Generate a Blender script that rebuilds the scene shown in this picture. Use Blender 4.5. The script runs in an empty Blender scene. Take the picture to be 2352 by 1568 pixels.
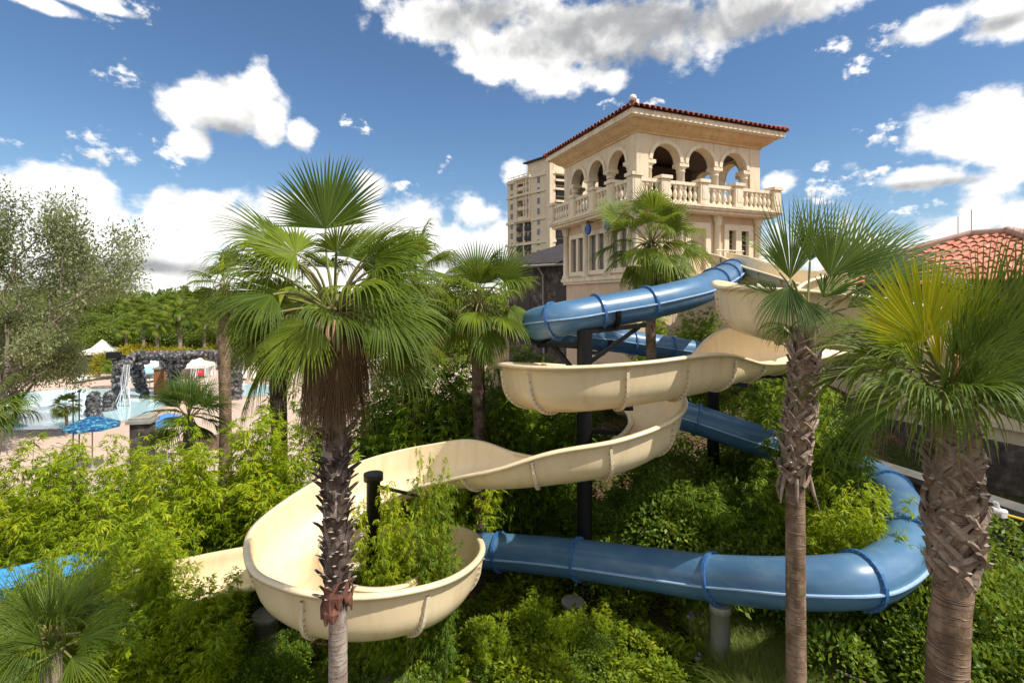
import bpy, math, random
import numpy as np
from mathutils import Vector, Matrix, noise as mnoise

S = bpy.context.scene
COL = S.collection
CH = 8.0                      # camera height above the pool deck (z = 0)
FPX, U0, V0 = 1176.0, 1176.0, 687.0
PI = math.pi
rad = math.radians
SUN = Vector((0.54, -0.27, 0.80)).normalized()

def P(u, v, d):               # survey: a sighting (u, v) taken from the camera spot at distance d -> world point
    return Vector(((u - U0) * d / FPX, d, CH - (v - V0) * d / FPX))
def G(u, v, z=0.0):           # sighting onto the level z
    return P(u, v, (CH - z) * FPX / (v - V0))
def RV(x, y, z):
    return Vector((x, y, z + CH))
def sstep(a, b, x):
    t = min(1.0, max(0.0, (x - a) / (b - a))); return t * t * (3 - 2 * t)

# ------------------------------------------------------------------ terrain height
def height(x, y):
    h = 1.15 * sstep(-13, -7, x) * (1 - sstep(15.5, 19.5, y) * (1 - sstep(-2.5, 0.5, x)))
    h += 2.6 * sstep(-1.5, 2.0, x) * sstep(14.6, 19.5, y)
    h += 1.5 * sstep(7.5, 11.5, x) * (1 - .3 * sstep(14, 19, y))
    h *= 1 - sstep(45, 70, y) if x > -3 else 1
    n = mnoise.noise(Vector((x * .45, y * .45, 3.1))) * .12 + mnoise.noise(Vector((x * 1.7, y * 1.7, 8.1))) * .035
    return h + n * sstep(0.02, 0.6, h)

# ------------------------------------------------------------------ object plumbing
ORG = {}
def tag(o, label=None, cat=None, group=None, kind=None):
    if label: o['label'] = label
    if cat: o['category'] = cat
    if group: o['group'] = group
    if kind: o['kind'] = kind
    return o
def thing(name, label, cat, loc, group=None):
    o = bpy.data.objects.new(name, None); COL.objects.link(o)
    o.empty_display_size = .2
    o.location = loc; ORG[o.name] = Vector(loc)
    return tag(o, label, cat, group)
def link_mesh(name, me, mats, parent=None, loc=None):
    for m in (mats if isinstance(mats, (list, tuple)) else [mats]): me.materials.append(m)
    o = bpy.data.objects.new(name, me); COL.objects.link(o)
    if parent is not None:
        o.parent = parent; ORG[o.name] = ORG[parent.name]
    else:
        o.location = loc if loc is not None else (0, 0, 0); ORG[o.name] = Vector(o.location)
    return o
def kids(o): return [c for c in bpy.data.objects if c.parent == o]
CH_CACHE = {}
def copy_tree(o, parent=None):
    c = o.copy(); COL.objects.link(c)
    if parent is not None: c.parent = parent
    if o.name not in CH_CACHE: CH_CACHE[o.name] = [k.name for k in kids(o)]
    for n in CH_CACHE[o.name]: copy_tree(bpy.data.objects[n], c)
    return c

class MB:
    """collects geometry in world space, then links it as ONE mesh object"""
    def __init__(s): s.v = []; s.f = []; s.m = []; s.sm = []
    def add(s, verts, faces, mi=0, smooth=False):
        b = len(s.v); s.v.extend([tuple(p) for p in verts])
        for f in faces: s.f.append([b + i for i in f]); s.m.append(mi); s.sm.append(smooth)
    def frame_box(s, o, ax, ay, az, mi=0):      # o corner + three edge vectors
        o = Vector(o); ax = Vector(ax); ay = Vector(ay); az = Vector(az)
        v = [o, o + ax, o + ax + ay, o + ay, o + az, o + ax + az, o + ax + ay + az, o + ay + az]
        f = [(3, 2, 1, 0), (4, 5, 6, 7), (0, 1, 5, 4), (1, 2, 6, 5), (2, 3, 7, 6), (3, 0, 4, 7)]
        if ax.cross(ay).dot(az) < 0: f = [tuple(reversed(q)) for q in f]
        s.add(v, f, mi)
    def box(s, c, sx, sy, sz, rz=0, mi=0):      # c = centre of the base
        ca, sa = math.cos(rz), math.sin(rz)
        ax = Vector((ca, sa, 0)) * sx; ay = Vector((-sa, ca, 0)) * sy
        s.frame_box(Vector(c) - ax / 2 - ay / 2, ax, ay, Vector((0, 0, sz)), mi)
    def tube(s, pts, rr, n=8, mi=0, caps=True, smooth=True):
        pts = [Vector(p) for p in pts]
        if not hasattr(rr, '__len__'): rr = [rr] * len(pts)
        ref = Vector((0, 0, 1)); V = []; prev = None
        for i, p in enumerate(pts):
            t = (pts[min(i + 1, len(pts) - 1)] - pts[max(i - 1, 0)])
            t = t.normalized() if t.length > 1e-9 else Vector((0, 0, 1))
            if prev is None:
                a = t.cross(ref)
                if a.length < .05: a = t.cross(Vector((1, 0, 0)))
            else:
                a = prev - t * prev.dot(t)
                if a.length < 1e-6: a = t.cross(Vector((1, 0, .3)))
            a.normalize(); b = t.cross(a); prev = a
            for k in range(n):
                an = 2 * PI * k / n
                V.append(p + (a * math.cos(an) + b * math.sin(an)) * rr[i])
        Fc = []
        for i in range(len(pts) - 1):
            for k in range(n):
                k2 = (k + 1) % n
                Fc.append((i * n + k, i * n + k2, (i + 1) * n + k2, (i + 1) * n + k))
        s.add(V, Fc, mi, smooth)
        if caps:
            s.add(V[:n], [tuple(reversed(range(n)))], mi); s.add(V[-n:], [tuple(range(n))], mi)
    def lathe(s, c, prof, n=12, mi=0, smooth=True, a0=0):
        c = Vector(c); V = []; Fc = []
        for r, z in prof:
            for k in range(n):
                a = 2 * PI * k / n + a0; V.append(c + Vector((r * math.cos(a), r * math.sin(a), z)))
        for i in range(len(prof) - 1):
            for k in range(n):
                k2 = (k + 1) % n
                Fc.append((i * n + k, i * n + k2, (i + 1) * n + k2, (i + 1) * n + k))
        s.add(V, Fc, mi, smooth)
        s.add(V[:n], [tuple(reversed(range(n)))], mi); s.add(V[-n:], [tuple(range(n))], mi)
    def build(s, name, mats, parent=None, loc=None):
        V = np.array(s.v, dtype=np.float32).reshape(-1, 3)
        if parent is not None: off = ORG[parent.name]
        else:
            if loc is None:
                mn, mx = V.min(0), V.max(0); loc = Vector(((mn[0] + mx[0]) / 2, (mn[1] + mx[1]) / 2, mn[2]))
            off = Vector(loc)
        V = V - np.array(off, dtype=np.float32)
        me = bpy.data.meshes.new(name)
        me.from_pydata(V.tolist(), [], s.f)
        me.polygons.foreach_set('material_index', s.m); me.polygons.foreach_set('use_smooth', s.sm)
        me.update()
        return link_mesh(name, me, mats, parent, off)

def np_mesh(name, V, Q, rnd, extra=None):
    """quads Q (m,4) over V (n,3) with a per-point 'rnd' attribute"""
    me = bpy.data.meshes.new(name)
    n, m = len(V), len(Q)
    me.vertices.add(n); me.vertices.foreach_set('co', np.asarray(V, np.float32).ravel())
    me.loops.add(m * 4); me.loops.foreach_set('vertex_index', np.asarray(Q, np.int32).ravel())
    me.polygons.add(m); me.polygons.foreach_set('loop_start', np.arange(0, m * 4, 4, dtype=np.int32))
    me.polygons.foreach_set('loop_total', np.full(m, 4, np.int32))
    a = me.attributes.new('rnd', 'FLOAT', 'POINT'); a.data.foreach_set('value', np.asarray(rnd, np.float32))
    if extra is not None:
        a = me.attributes.new('along', 'FLOAT', 'POINT'); a.data.foreach_set('value', np.asarray(extra, np.float32))
    me.update(calc_edges=True); me.validate()
    return me

def leaf_geo(pos, dirs, nrm, L, W, rnd):
    """one kite-shaped folded leaf per row"""
    pos = np.asarray(pos, float); d = np.asarray(dirs, float); d /= np.linalg.norm(d, axis=1)[:, None] + 1e-9
    nrm = np.asarray(nrm, float); w = np.cross(d, nrm); w /= np.linalg.norm(w, axis=1)[:, None] + 1e-9
    up = np.cross(w, d); L = np.asarray(L)[:, None]; W = np.asarray(W)[:, None]
    base = pos; mid = pos + d * L * .42; tip = pos + d * L - up * L * .12
    l = mid + w * W * .5 + up * W * .15; r = mid - w * W * .5 + up * W * .15
    V = np.stack([base, r, tip, l], 1).reshape(-1, 3)
    Q = np.arange(len(V)).reshape(-1, 4)
    return V, Q, np.repeat(rnd, 4)

# ------------------------------------------------------------------ materials
class NT:
    def __init__(s, mat):
        s.nt = mat.node_tree; s.n = s.nt.nodes; s.l = s.nt.links
    def __call__(s, typ, ins=None, **kw):
        nd = s.n.new(typ)
        for k, v in kw.items(): setattr(nd, k, v)
        for k, v in (ins or {}).items():
            sk = nd.inputs[k]
            if hasattr(v, 'bl_idname') or isinstance(v, bpy.types.NodeSocket): s.l.new(v, sk)
            else: sk.default_value = v
        return nd
    def ramp(s, fac, stops, interp='LINEAR'):
        r = s('ShaderNodeValToRGB'); r.color_ramp.interpolation = interp
        e = r.color_ramp.elements
        while len(e) < len(stops): e.new(.5)
        for i, (p, c) in enumerate(stops):
            e[i].position = p; e[i].color = (*c, 1) if len(c) == 3 else c
        s.l.new(fac, r.inputs[0]); return r.outputs[0]
    def math(s, op, a, b=None, clamp=False):
        nd = s('ShaderNodeMath', operation=op, use_clamp=clamp)
        for i, v in enumerate((a, b)):
            if v is None: continue
            if isinstance(v, (int, float)): nd.inputs[i].default_value = v
            else: s.l.new(v, nd.inputs[i])
        return nd.outputs[0]
    def mix(s, fac, a, b, blend='MIX'):
        nd = s('ShaderNodeMix', data_type='RGBA', blend_type=blend)
        for k, v in ((0, fac), (6, a), (7, b)):
            if isinstance(v, bpy.types.NodeSocket): s.l.new(v, nd.inputs[k])
            elif isinstance(v, (int, float)): nd.inputs[k].default_value = v
            else: nd.inputs[k].default_value = (*v, 1) if len(v) == 3 else v
        return nd.outputs[2]
def new_mat(name):
    m = bpy.data.materials.new(name); m.use_nodes = True
    m.node_tree.nodes.clear(); t = NT(m)
    out = t('ShaderNodeOutputMaterial'); return m, t, out
def noise_tex(t, scale, detail=4, rough=.55, vec=None, coord='Object', scl=None):
    if vec is None:
        vec = t('ShaderNodeTexCoord').outputs[coord]
    if scl is not None:
        vec = t('ShaderNodeVectorMath', {0: vec, 1: scl}, operation='MULTIPLY').outputs[0]
    return t('ShaderNodeTexNoise', {'Vector': vec, 'Scale': scale, 'Detail': detail, 'Roughness': rough})
def pmat(name, c1, c2=None, scale=2.0, rough=.6, spec=.4, bump=0.0, bscale=20, metal=0, coat=0, stain=None, scl=None, stops=None):
    """painted / plaster / stone surface: two-tone mottling, optional vertical stains, optional bump"""
    m, t, out = new_mat(name)
    co = t('ShaderNodeTexCoord').outputs['Object']
    c2 = c2 or tuple(x * .85 for x in c1)
    n = noise_tex(t, scale, 6, .6, co, scl=scl)
    col = t.ramp(n.outputs[0], stops or [(.3, c2), (.7, c1)])
    if stain:
        n2 = noise_tex(t, 1.6, 5, .6, co, scl=(3, 3, .35))
        f = t.ramp(n2.outputs[0], [(.5, (0, 0, 0)), (.75, (1, 1, 1))])
        col = t.mix(t.math('MULTIPLY', f, stain[1]), col, stain[0])
    b = t('ShaderNodeBsdfPrincipled', {'Base Color': col, 'Roughness': rough, 'Metallic': metal, 'Specular IOR Level': spec, 'Coat Weight': coat, 'Coat Roughness': .08})
    if bump:
        n3 = noise_tex(t, bscale, 5, .6, co)
        t.l.new(t('ShaderNodeBump', {'Strength': bump, 'Height': n3.outputs[0], 'Distance': .02}).outputs[0], b.inputs['Normal'])
    t.l.new(b.outputs[0], out.inputs[0]); return m
def leaf_mat(name, cols, trans=.35, rough=.5, spec=.35, tcol=None, tip=None, clump=.6):
    m, t, out = new_mat(name)
    at = t('ShaderNodeAttribute', attribute_name='rnd')
    geo = t('ShaderNodeNewGeometry')
    n = noise_tex(t, clump, 2, .5, geo.outputs['Position'])
    f = t.math('ADD', t.math('MULTIPLY', at.outputs['Fac'], .65), t.math('MULTIPLY', t.math('SUBTRACT', n.outputs[0], .32), .9), True)
    k = len(cols) - 1
    col = t.ramp(f, [(i / k * .9 + .05, c) for i, c in enumerate(cols)])
    if tip:
        al = t('ShaderNodeAttribute', attribute_name='along')
        col = t.mix(t.ramp(al.outputs['Fac'], [(.86, (0, 0, 0)), (1.0, (1, 1, 1))]), col, tip)
    b = t('ShaderNodeBsdfPrincipled', {'Base Color': col, 'Roughness': rough, 'Specular IOR Level': spec})
    tc = t.mix(.5, col, tcol or cols[-1])
    tr = t('ShaderNodeBsdfTranslucent', {'Color': t.mix(1.0, tc, (1.5, 1.5, 1.2), 'MULTIPLY')})
    mx = t('ShaderNodeMixShader', {0: trans, 1: b.outputs[0], 2: tr.outputs[0]})
    t.l.new(mx.outputs[0], out.inputs[0]); return m
M = {}
M['yellow'] = pmat('yellow_gelcoat', (.82, .68, .445), (.77, .61, .375), .9, .34, .45, 0.02, 3, coat=.15, stain=((.56, .42, .24), .5))
M['yellow_rib'] = pmat('yellow_rib', (.80, .71, .53), (.68, .57, .38), 5, .5, .4)
M['bolt'] = pmat('bolt', (.42, .34, .23), (.34, .27, .18), 30, .5, .5)
m, t, out = new_mat('blue_gelcoat')
n = noise_tex(t, .8, 5, .6); n2 = noise_tex(t, 2.2, 4, .6, scl=(1, 1, 3))
col = t.ramp(n.outputs[0], [(.3, (.065, .165, .31)), (.7, (.095, .215, .37))])
col = t.mix(t.math('MULTIPLY', t.ramp(n2.outputs[0], [(.46, (0, 0, 0)), (.7, (1, 1, 1))]), .5), col, (.17, .31, .42))
b = t('ShaderNodeBsdfPrincipled', {'Base Color': col, 'Roughness': .38, 'Specular IOR Level': .5, 'Coat Weight': .45, 'Coat Roughness': .2})
tr = t('ShaderNodeBsdfTranslucent', {'Color': (.08, .26, .5, 1)})
t.l.new(t('ShaderNodeMixShader', {0: .15, 1: b.outputs[0], 2: tr.outputs[0]}).outputs[0], out.inputs[0])
M['blue'] = m
M['blue_ring'] = pmat('blue_flange', (.05, .16, .36), (.03, .11, .28), 6, .35, .5, coat=.3)
M['blue_seam'] = pmat('blue_seam', (.42, .56, .75), (.30, .45, .66), 6, .4, .5)
M['blue_bolt'] = pmat('blue_bolt', (.12, .24, .42), (.09, .18, .34), 6, .4, .5)
M['cyan'] = pmat('open_flume_blue', (.05, .33, .62), (.03, .25, .52), 1.5, .3, .5, coat=.4)
M['steel'] = pmat('black_steel', (.006, .006, .0065), (.011, .011, .011), 3, .5, .25)
M['concrete'] = pmat('cast_concrete', (.38, .36, .32), (.28, .27, .24), 3, .85, .2, .4, 30, stain=((.16, .15, .12), .5))
cream = ((.74, .57, .36), (.66, .49, .30))
M['stucco'] = pmat('cream_stucco', (.75, .63, .46), (.67, .54, .38), 1.2, .85, .2, .15, 60, stain=((.40, .30, .19), .65))
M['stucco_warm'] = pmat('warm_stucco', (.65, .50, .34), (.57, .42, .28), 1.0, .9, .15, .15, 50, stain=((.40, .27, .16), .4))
M['cast'] = pmat('cast_stone', (.80, .69, .52), (.71, .59, .42), 3, .8, .25, .15, 40, stain=((.44, .34, .22), .7))
M['cove'] = pmat('stained_cove', (.72, .52, .29), (.60, .40, .20), 1.3, .85, .2, 0, stain=((.38, .27, .17), .75))
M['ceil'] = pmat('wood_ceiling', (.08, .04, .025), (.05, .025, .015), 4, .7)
M['frame'] = pmat('window_frame', (.78, .66, .48), (.72, .6, .42), 4, .6)
M['glass'] = pmat('blind_window', (.20, .19, .17), (.14, .13, .12), 2, .08, .6, scl=(1, 1, 6))
M['door'] = pmat('iron_door', (.03, .022, .018), (.05, .04, .03), 14, .4)
M['tile'] = pmat('clay_tile', (.34, .11, .065), (.17, .06, .045), 3.5, .75, .25, .2, 30, stops=[(.3, (.14, .055, .045)), (.5, (.30, .10, .065)), (.72, (.42, .17, .11))])
M['tile_red'] = pmat('red_clay_tile', (.50, .15, .08), (.33, .09, .05), 2.5, .75, .25, .2, 30, stops=[(.3, (.36, .12, .075)), (.5, (.52, .20, .125)), (.75, (.60, .36, .27))])
M['tile_pale'] = pmat('weathered_ridge_tile', (.50, .36, .30), (.40, .24, .18), 4, .85)
M['dark_concrete'] = pmat('weathered_coping', (.17, .16, .145), (.10, .095, .085), 3, .9, .2, .4, 30)
M['white'] = pmat('white_paint', (.80, .79, .76), (.72, .71, .68), 4, .5)
M['canvas'] = pmat('white_canvas', (.78, .75, .70), (.70, .67, .62), 2, .9)
M['darkroof'] = pmat('slate_roof', (.075, .06, .06), (.04, .033, .035), 3, .8, .3, .5, 20)
M['stone'] = pmat('dark_stone', (.16, .13, .11), (.05, .042, .04), 3.2, .9, .2, 1.0, 6, stops=[(.35, (.045, .04, .038)), (.55, (.11, .09, .08)), (.7, (.2, .17, .15))])
M['lava'] = pmat('lava_rock', (.10, .095, .10), (.02, .02, .025), 4.5, .9, .3, 1.0, 5, stops=[(.38, (.03, .03, .034)), (.52, (.10, .095, .10)), (.66, (.34, .32, .32))])
M['planter'] = pmat('brown_stone', (.22, .15, .11), (.12, .08, .06), 5, .9, .2, .5, 20)
M['brick'] = pmat('orange_brick', (.42, .19, .07), (.28, .12, .05), 5, .85)
M['deck'] = pmat('deck_concrete', (.60, .46, .36), (.54, .40, .31), .5, .9, .15, .1, 30)
M['coping'] = pmat('pool_coping', (.52, .36, .27), (.46, .31, .23), 2, .85)
M['basin'] = pmat('pool_basin', (.62, .72, .74), (.55, .68, .72), .3, .6)
m, t, out = new_mat('pool_water')
n = noise_tex(t, 1.5, 3, .5)
b = t('ShaderNodeBsdfPrincipled', {'Base Color': (.50, .70, .74, 1), 'Roughness': .06, 'Specular IOR Level': .5})
t.l.new(t('ShaderNodeBump', {'Strength': .06, 'Height': n.outputs[0], 'Distance': .05}).outputs[0], b.inputs['Normal'])
t.l.new(b.outputs[0], out.inputs[0]); M['water'] = m
M['splash'] = pmat('falling_water', (.78, .80, .82), (.7, .72, .75), 6, .3)
M['umb_blue'] = pmat('blue_canvas', (.08, .24, .56), (.07, .21, .5), 3, .8)
M['umb_light'] = pmat('pale_blue_canvas', (.35, .58, .66), (.3, .5, .6), 3, .8)
M['umb_print'] = pmat('printed_canvas', (.1, .4, .6), (.05, .15, .4), 5.5, .8, stops=[(.44, (.012, .05, .16)), (.52, (.015, .12, .25)), (.58, (.04, .24, .32)), (.68, (.30, .45, .5))])
M['rope'] = pmat('yellow_rope', (.62, .42, .03), (.4, .26, .02), 60, .8)
M['red'] = pmat('red_plastic', (.55, .03, .03), None, 3, .4)
M['emblem'] = pmat('blue_enamel', (.03, .09, .28), (.02, .06, .2), 3, .35)
M['emblem_light'] = pmat('light_enamel', (.10, .26, .5), (.08, .2, .4), 8, .4)
M['black'] = pmat('black_metal', (.015, .015, .016), None, 4, .4)
M['orange'] = pmat('orange_panel', (.55, .25, .12), (.48, .2, .1), 3, .7)
# ground: bare soil and mulch under the planting, leaf litter patches
m, t, out = new_mat('soil_mulch')
gp = t('ShaderNodeNewGeometry').outputs['Position']
n = noise_tex(t, 9, 6, .7, gp); n2 = noise_tex(t, .6, 4, .6, gp)
c = t.ramp(n.outputs[0], [(.3, (.035, .02, .012)), (.5, (.12, .07, .045)), (.7, (.28, .18, .115))])
c = t.mix(t.ramp(n2.outputs[0], [(.5, (0, 0, 0)), (.62, (1, 1, 1))]), c, t.ramp(n.outputs[0], [(.3, (.02, .03, .008)), (.7, (.08, .10, .03))]))
b = t('ShaderNodeBsdfPrincipled', {'Base Color': c, 'Roughness': .95, 'Specular IOR Level': .1})
t.l.new(t('ShaderNodeBump', {'Strength': .8, 'Height': n.outputs[0], 'Distance': .05}).outputs[0], b.inputs['Normal'])
t.l.new(b.outputs[0], out.inputs[0]); M['soil'] = m
# foliage
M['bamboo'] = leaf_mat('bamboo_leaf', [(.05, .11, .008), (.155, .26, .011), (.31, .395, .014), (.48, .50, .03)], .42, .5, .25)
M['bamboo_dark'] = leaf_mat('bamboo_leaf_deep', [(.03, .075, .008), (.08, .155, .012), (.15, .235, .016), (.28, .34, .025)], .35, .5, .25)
M['shrub'] = leaf_mat('shrub_leaf', [(.035, .08, .010), (.085, .16, .014), (.17, .24, .02), (.30, .34, .035)], .3, .5)
M['cover'] = leaf_mat('cover_leaf', [(.045, .09, .008), (.13, .20, .012), (.27, .33, .016), (.42, .44, .03)], .36, .5, .25, clump=1.1)
M['oak'] = leaf_mat('oak_leaf', [(.07, .09, .03), (.14, .17, .06), (.22, .25, .105), (.36, .37, .20)], .35, .5)
M['far'] = leaf_mat('far_leaf', [(.04, .08, .012), (.10, .16, .02), (.17, .23, .03), (.28, .31, .05)], .3, .6, clump=.12)
M['far_yellow'] = leaf_mat('yellow_leaf', [(.10, .14, .015), (.22, .25, .02), (.38, .34, .025), (.58, .36, .02)], .35, .6, clump=.3)
M['fan'] = leaf_mat('fan_leaf', [(.025, .055, .007), (.075, .125, .010), (.16, .215, .018), (.30, .33, .045)], .32, .5, .22, tip=(.22, .18, .06))
M['sabal'] = leaf_mat('sabal_leaf', [(.022, .05, .010), (.055, .105, .014), (.115, .17, .02), (.22, .26, .05)], .26, .5, .22, tip=(.22, .18, .07))
M['fan_yellow'] = leaf_mat('yellow_fan_leaf', [(.12, .21, .012), (.26, .34, .014), (.44, .44, .018), (.62, .45, .02)], .45, .45, .2)
M['dead'] = leaf_mat('dead_frond', [(.06, .034, .02), (.16, .10, .055), (.28, .185, .115), (.44, .33, .21)], .15, .8, .15)
M['grass'] = leaf_mat('grass_blade', [(.06, .10, .015), (.12, .18, .025), (.22, .27, .05), (.38, .37, .13)], .3, .5)
M['petiole'] = pmat('petiole', (.16, .19, .05), (.26, .20, .08), 3, .5)
M['culm'] = pmat('bamboo_culm', (.16, .17, .05), (.22, .18, .08), 2, .5)
M['bark'] = pmat('grey_bark', (.20, .165, .13), (.09, .07, .055), 6, .95, .1, .8, 14, scl=(2, 2, .6))
def ring_trunk(name, c1, c2, sc, line):
    m, t, out = new_mat(name)
    co = t('ShaderNodeTexCoord').outputs['Object']
    wob = noise_tex(t, 3.0, 3, .5, co)
    cz = t('ShaderNodeVectorMath', {0: co, 1: t('ShaderNodeVectorMath', {0: wob.outputs[1], 1: (0, 0, .05)}, operation='MULTIPLY').outputs[0]}, operation='ADD').outputs[0]
    rings = noise_tex(t, 1.0, 2, .5, cz, scl=(1.2, 1.2, sc))
    n = noise_tex(t, 5, 6, .65, co, scl=(1, 1, .6))
    col = t.ramp(n.outputs[0], [(.28, tuple(x * .55 for x in c2)), (.42, c2), (.55, tuple(a * .6 + b * .4 for a, b in zip(c1, c2))), (.75, c1)])
    scar = t.ramp(rings.outputs[0], [(.515, (0, 0, 0)), (.54, (1, 1, 1)), (.565, (0, 0, 0))])
    col = t.mix(t.math('MULTIPLY', scar, .55), col, line)
    b = t('ShaderNodeBsdfPrincipled', {'Base Color': col, 'Roughness': .9, 'Specular IOR Level': .15})
    h = t.math('ADD', t.math('MULTIPLY', scar, .6), t.math('MULTIPLY', n.outputs[0], .8))
    t.l.new(t('ShaderNodeBump', {'Strength': 1.0, 'Height': h, 'Distance': .035}).outputs[0], b.inputs['Normal'])
    t.l.new(b.outputs[0], out.inputs[0]); return m
M['trunk_grey'] = ring_trunk('ringed_grey_trunk', (.46, .38, .32), (.24, .18, .145), 34, (.58, .50, .44))
M['trunk_brown'] = ring_trunk('ringed_brown_trunk', (.36, .25, .17), (.15, .095, .06), 15, (.50, .38, .27))
M['trunk_dark'] = ring_trunk('dark_trunk', (.17, .12, .09), (.05, .035, .026), 15, (.24, .18, .14))
M['boot'] = pmat('leaf_base', (.27, .20, .155), (.09, .06, .045), 7, .9, .15, .7, 25, scl=(1, 1, .5), stops=[(.3, (.10, .07, .05)), (.5, (.26, .19, .14)), (.72, (.44, .35, .28))])
M['boot_dark'] = pmat('dark_leaf_base', (.15, .11, .09), (.04, .027, .02), 6, .9, .15, .7, 25, stops=[(.3, (.04, .028, .022)), (.5, (.12, .088, .07)), (.75, (.27, .21, .175))])
M['boot_cut'] = pmat('cut_leaf_base', (.50, .44, .38), (.36, .29, .23), 9, .9, .1)
# ------------------------------------------------------------------ curve helpers
def catmull(pts, step=.12):
    """centripetal-ish Catmull-Rom through rows (x, y, z, extra...), resampled by arc length"""
    A = np.array(pts, float); n = len(A); out = []
    E = np.vstack([2 * A[0] - A[1], A, 2 * A[-1] - A[-2]])
    for i in range(n - 1):
        p0, p1, p2, p3 = E[i:i + 4]
        for k in range(24):
            t = k / 24
            out.append(.5 * ((2 * p1) + (-p0 + p2) * t + (2 * p0 - 5 * p1 + 4 * p2 - p3) * t * t + (-p0 + 3 * p1 - 3 * p2 + p3) * t ** 3))
    out.append(A[-1]); out = np.array(out)
    for _ in range(6):                                   # ease the joints of the survey
        out[1:-1] = .25 * out[:-2] + .5 * out[1:-1] + .25 * out[2:]
    s = np.concatenate([[0], np.cumsum(np.linalg.norm(np.diff(out[:, :3], axis=0), axis=1))])
    q = np.linspace(0, s[-1], max(2, int(s[-1] / step)))
    return np.stack([np.interp(q, s, out[:, j]) for j in range(out.shape[1])], 1)
def frames(C):
    T = np.gradient(C[:, :3], axis=0); T /= np.linalg.norm(T, axis=1)[:, None]
    Z = np.array([0, 0, 1.0]); L = np.cross(np.tile(Z, (len(T), 1)), T); L /= np.linalg.norm(L, axis=1)[:, None]
    U = np.cross(T, L); return T, L, U

# ------------------------------------------------------------------ yellow open flume
def Yp(u, v, d, hl, hr):
    p = P(u, v, d); return (p.x, p.y, p.z, hl, hr)
def Yr(x, y, z, hl, hr): return (x, y, z + CH, hl, hr)
YC = [Yp(1640, 606, 20.2, .45, .45), Yp(1690, 622, 18.8, .5, .5), Yp(1750, 650, 17.2, .55, .5), Yp(1835, 676, 15.4, .7, .45), Yp(1905, 696, 13.7, .85, .35),
      Yp(1850, 704, 12.5, .8, .35), Yp(1775, 714, 12.0, .5, .6), Yp(1722, 735, 11.0, .3, .9), Yp(1728, 762, 9.9, .3, .95),
      Yp(1770, 777, 9.2, .3, .95), Yp(1860, 791, 8.9, .3, .95), Yp(1960, 806, 8.7, .3, .95), Yp(2080, 832, 8.7, .3, .95), Yp(2190, 853, 9.4, .3, .9),
      Yr(9.0, 10.5, -1.42, .3, .9), Yr(9.5, 11.8, -1.50, .3, .9), Yr(9.0, 12.8, -1.56, .3, .85), Yr(7.9, 12.9, -1.61, .25, 1.0), Yp(1805, 848, 12.2, .2, 1.15),
      Yp(1705, 870, 11.2, .35, 1.0), Yp(1600, 897, 10.35, .85, .3), Yp(1450, 925, 9.7, .9, .28), Yp(1310, 940, 9.55, .92, .25),
      Yr(.52, 10.2, -2.16, .92, .25), Yr(.46, 11.4, -2.30, .9, .25), Yr(1.15, 12.5, -2.45, .85, .25), Yr(2.2, 12.75, -2.62, .85, .25),
      Yr(2.98, 12.0, -2.78, .85, .25), Yr(3.02, 10.95, -2.92, .85, .25), Yr(2.55, 10.1, -3.08, .85, .25), Yp(1390, 1084, 9.65, .82, .25), Yp(1270, 1104, 9.55, .75, .25),
      Yp(1155, 1116, 9.7, .45, .5), Yr(-1.05, 10.15, -3.70, .2, .8), Yr(-1.85, 10.5, -3.97, .2, .85),
      Yr(-2.65, 10.45, -4.2, .22, .85), Yr(-3.35, 9.95, -4.42, .28, .82), Yr(-3.8, 8.95, -4.68, .3, .82), Yr(-3.45, 8.1, -4.78, .3, .86), Yr(-3.0, 7.75, -4.85, .3, .92),
      Yr(-2.45, 7.62, -4.92, .3, .94), Yr(-1.85, 7.75, -4.98, .3, .93), Yr(-1.35, 8.2, -5.06, .3, .88), Yr(-1.15, 9.0, -5.14, .28, .80), Yr(-1.5, 9.8, -5.24, .25, .72),
      Yr(-2.5, 10.3, -5.38, .25, .6), Yr(-3.9, 10.25, -5.53, .2, .55), Yr(-5.2, 10.0, -5.62, .14, .55), Yr(-6.6, 9.7, -5.72, .14, .5), Yr(-8.2, 9.5, -5.92, .4, .4)]
YS = catmull(YC, .1); YT, YL, YU = frames(YS)
RW = .5
def yprof(i, off=0.0, lip=True, nseg=9):
    """cross-section of the flume at station i (outer surface when off > 0)"""
    hl, hr = YS[i, 3], YS[i, 4]; roll = (hl - hr) * .13          # floor banked towards the inside of the turn
    c, s = math.cos(roll), math.sin(roll)
    Lh = YL[i] * c - YU[i] * s; Uh = YU[i] * c + YL[i] * s
    r = RW + off; pts = []
    def wall(h, sg):
        out = []
        if h <= RW:
            a1 = math.acos(1 - h / RW)
            for k in range(nseg + 1):
                a = a1 * k / nseg; out.append((sg * r * math.sin(a), RW - r * math.cos(a)))
            for k in range(3): out.append(out[-1])
        else:
            for k in range(nseg + 1):
                a = PI / 2 * k / nseg; out.append((sg * r * math.sin(a), RW - r * math.cos(a)))
            for k in range(1, 4): out.append((sg * (r + .02 * k / 3), RW + (h - RW) * k / 3))
        return out
    lw, rw = wall(hl, 1), wall(hr, -1)
    prof = list(reversed(lw)) + rw[1:]
    C = YS[i, :3]
    return [C + Lh * a + Uh * b for a, b in prof], Lh, Uh
ys = thing('yellow_water_slide', 'cream yellow open flume water slide coiling down from the tower into a round bowl', 'water slide', tuple(YS[0, :3] - np.array([0, 0, 5])))
step = 12; cuts = list(range(0, len(YS) - 6, step)) + [len(YS) - 1]
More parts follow.
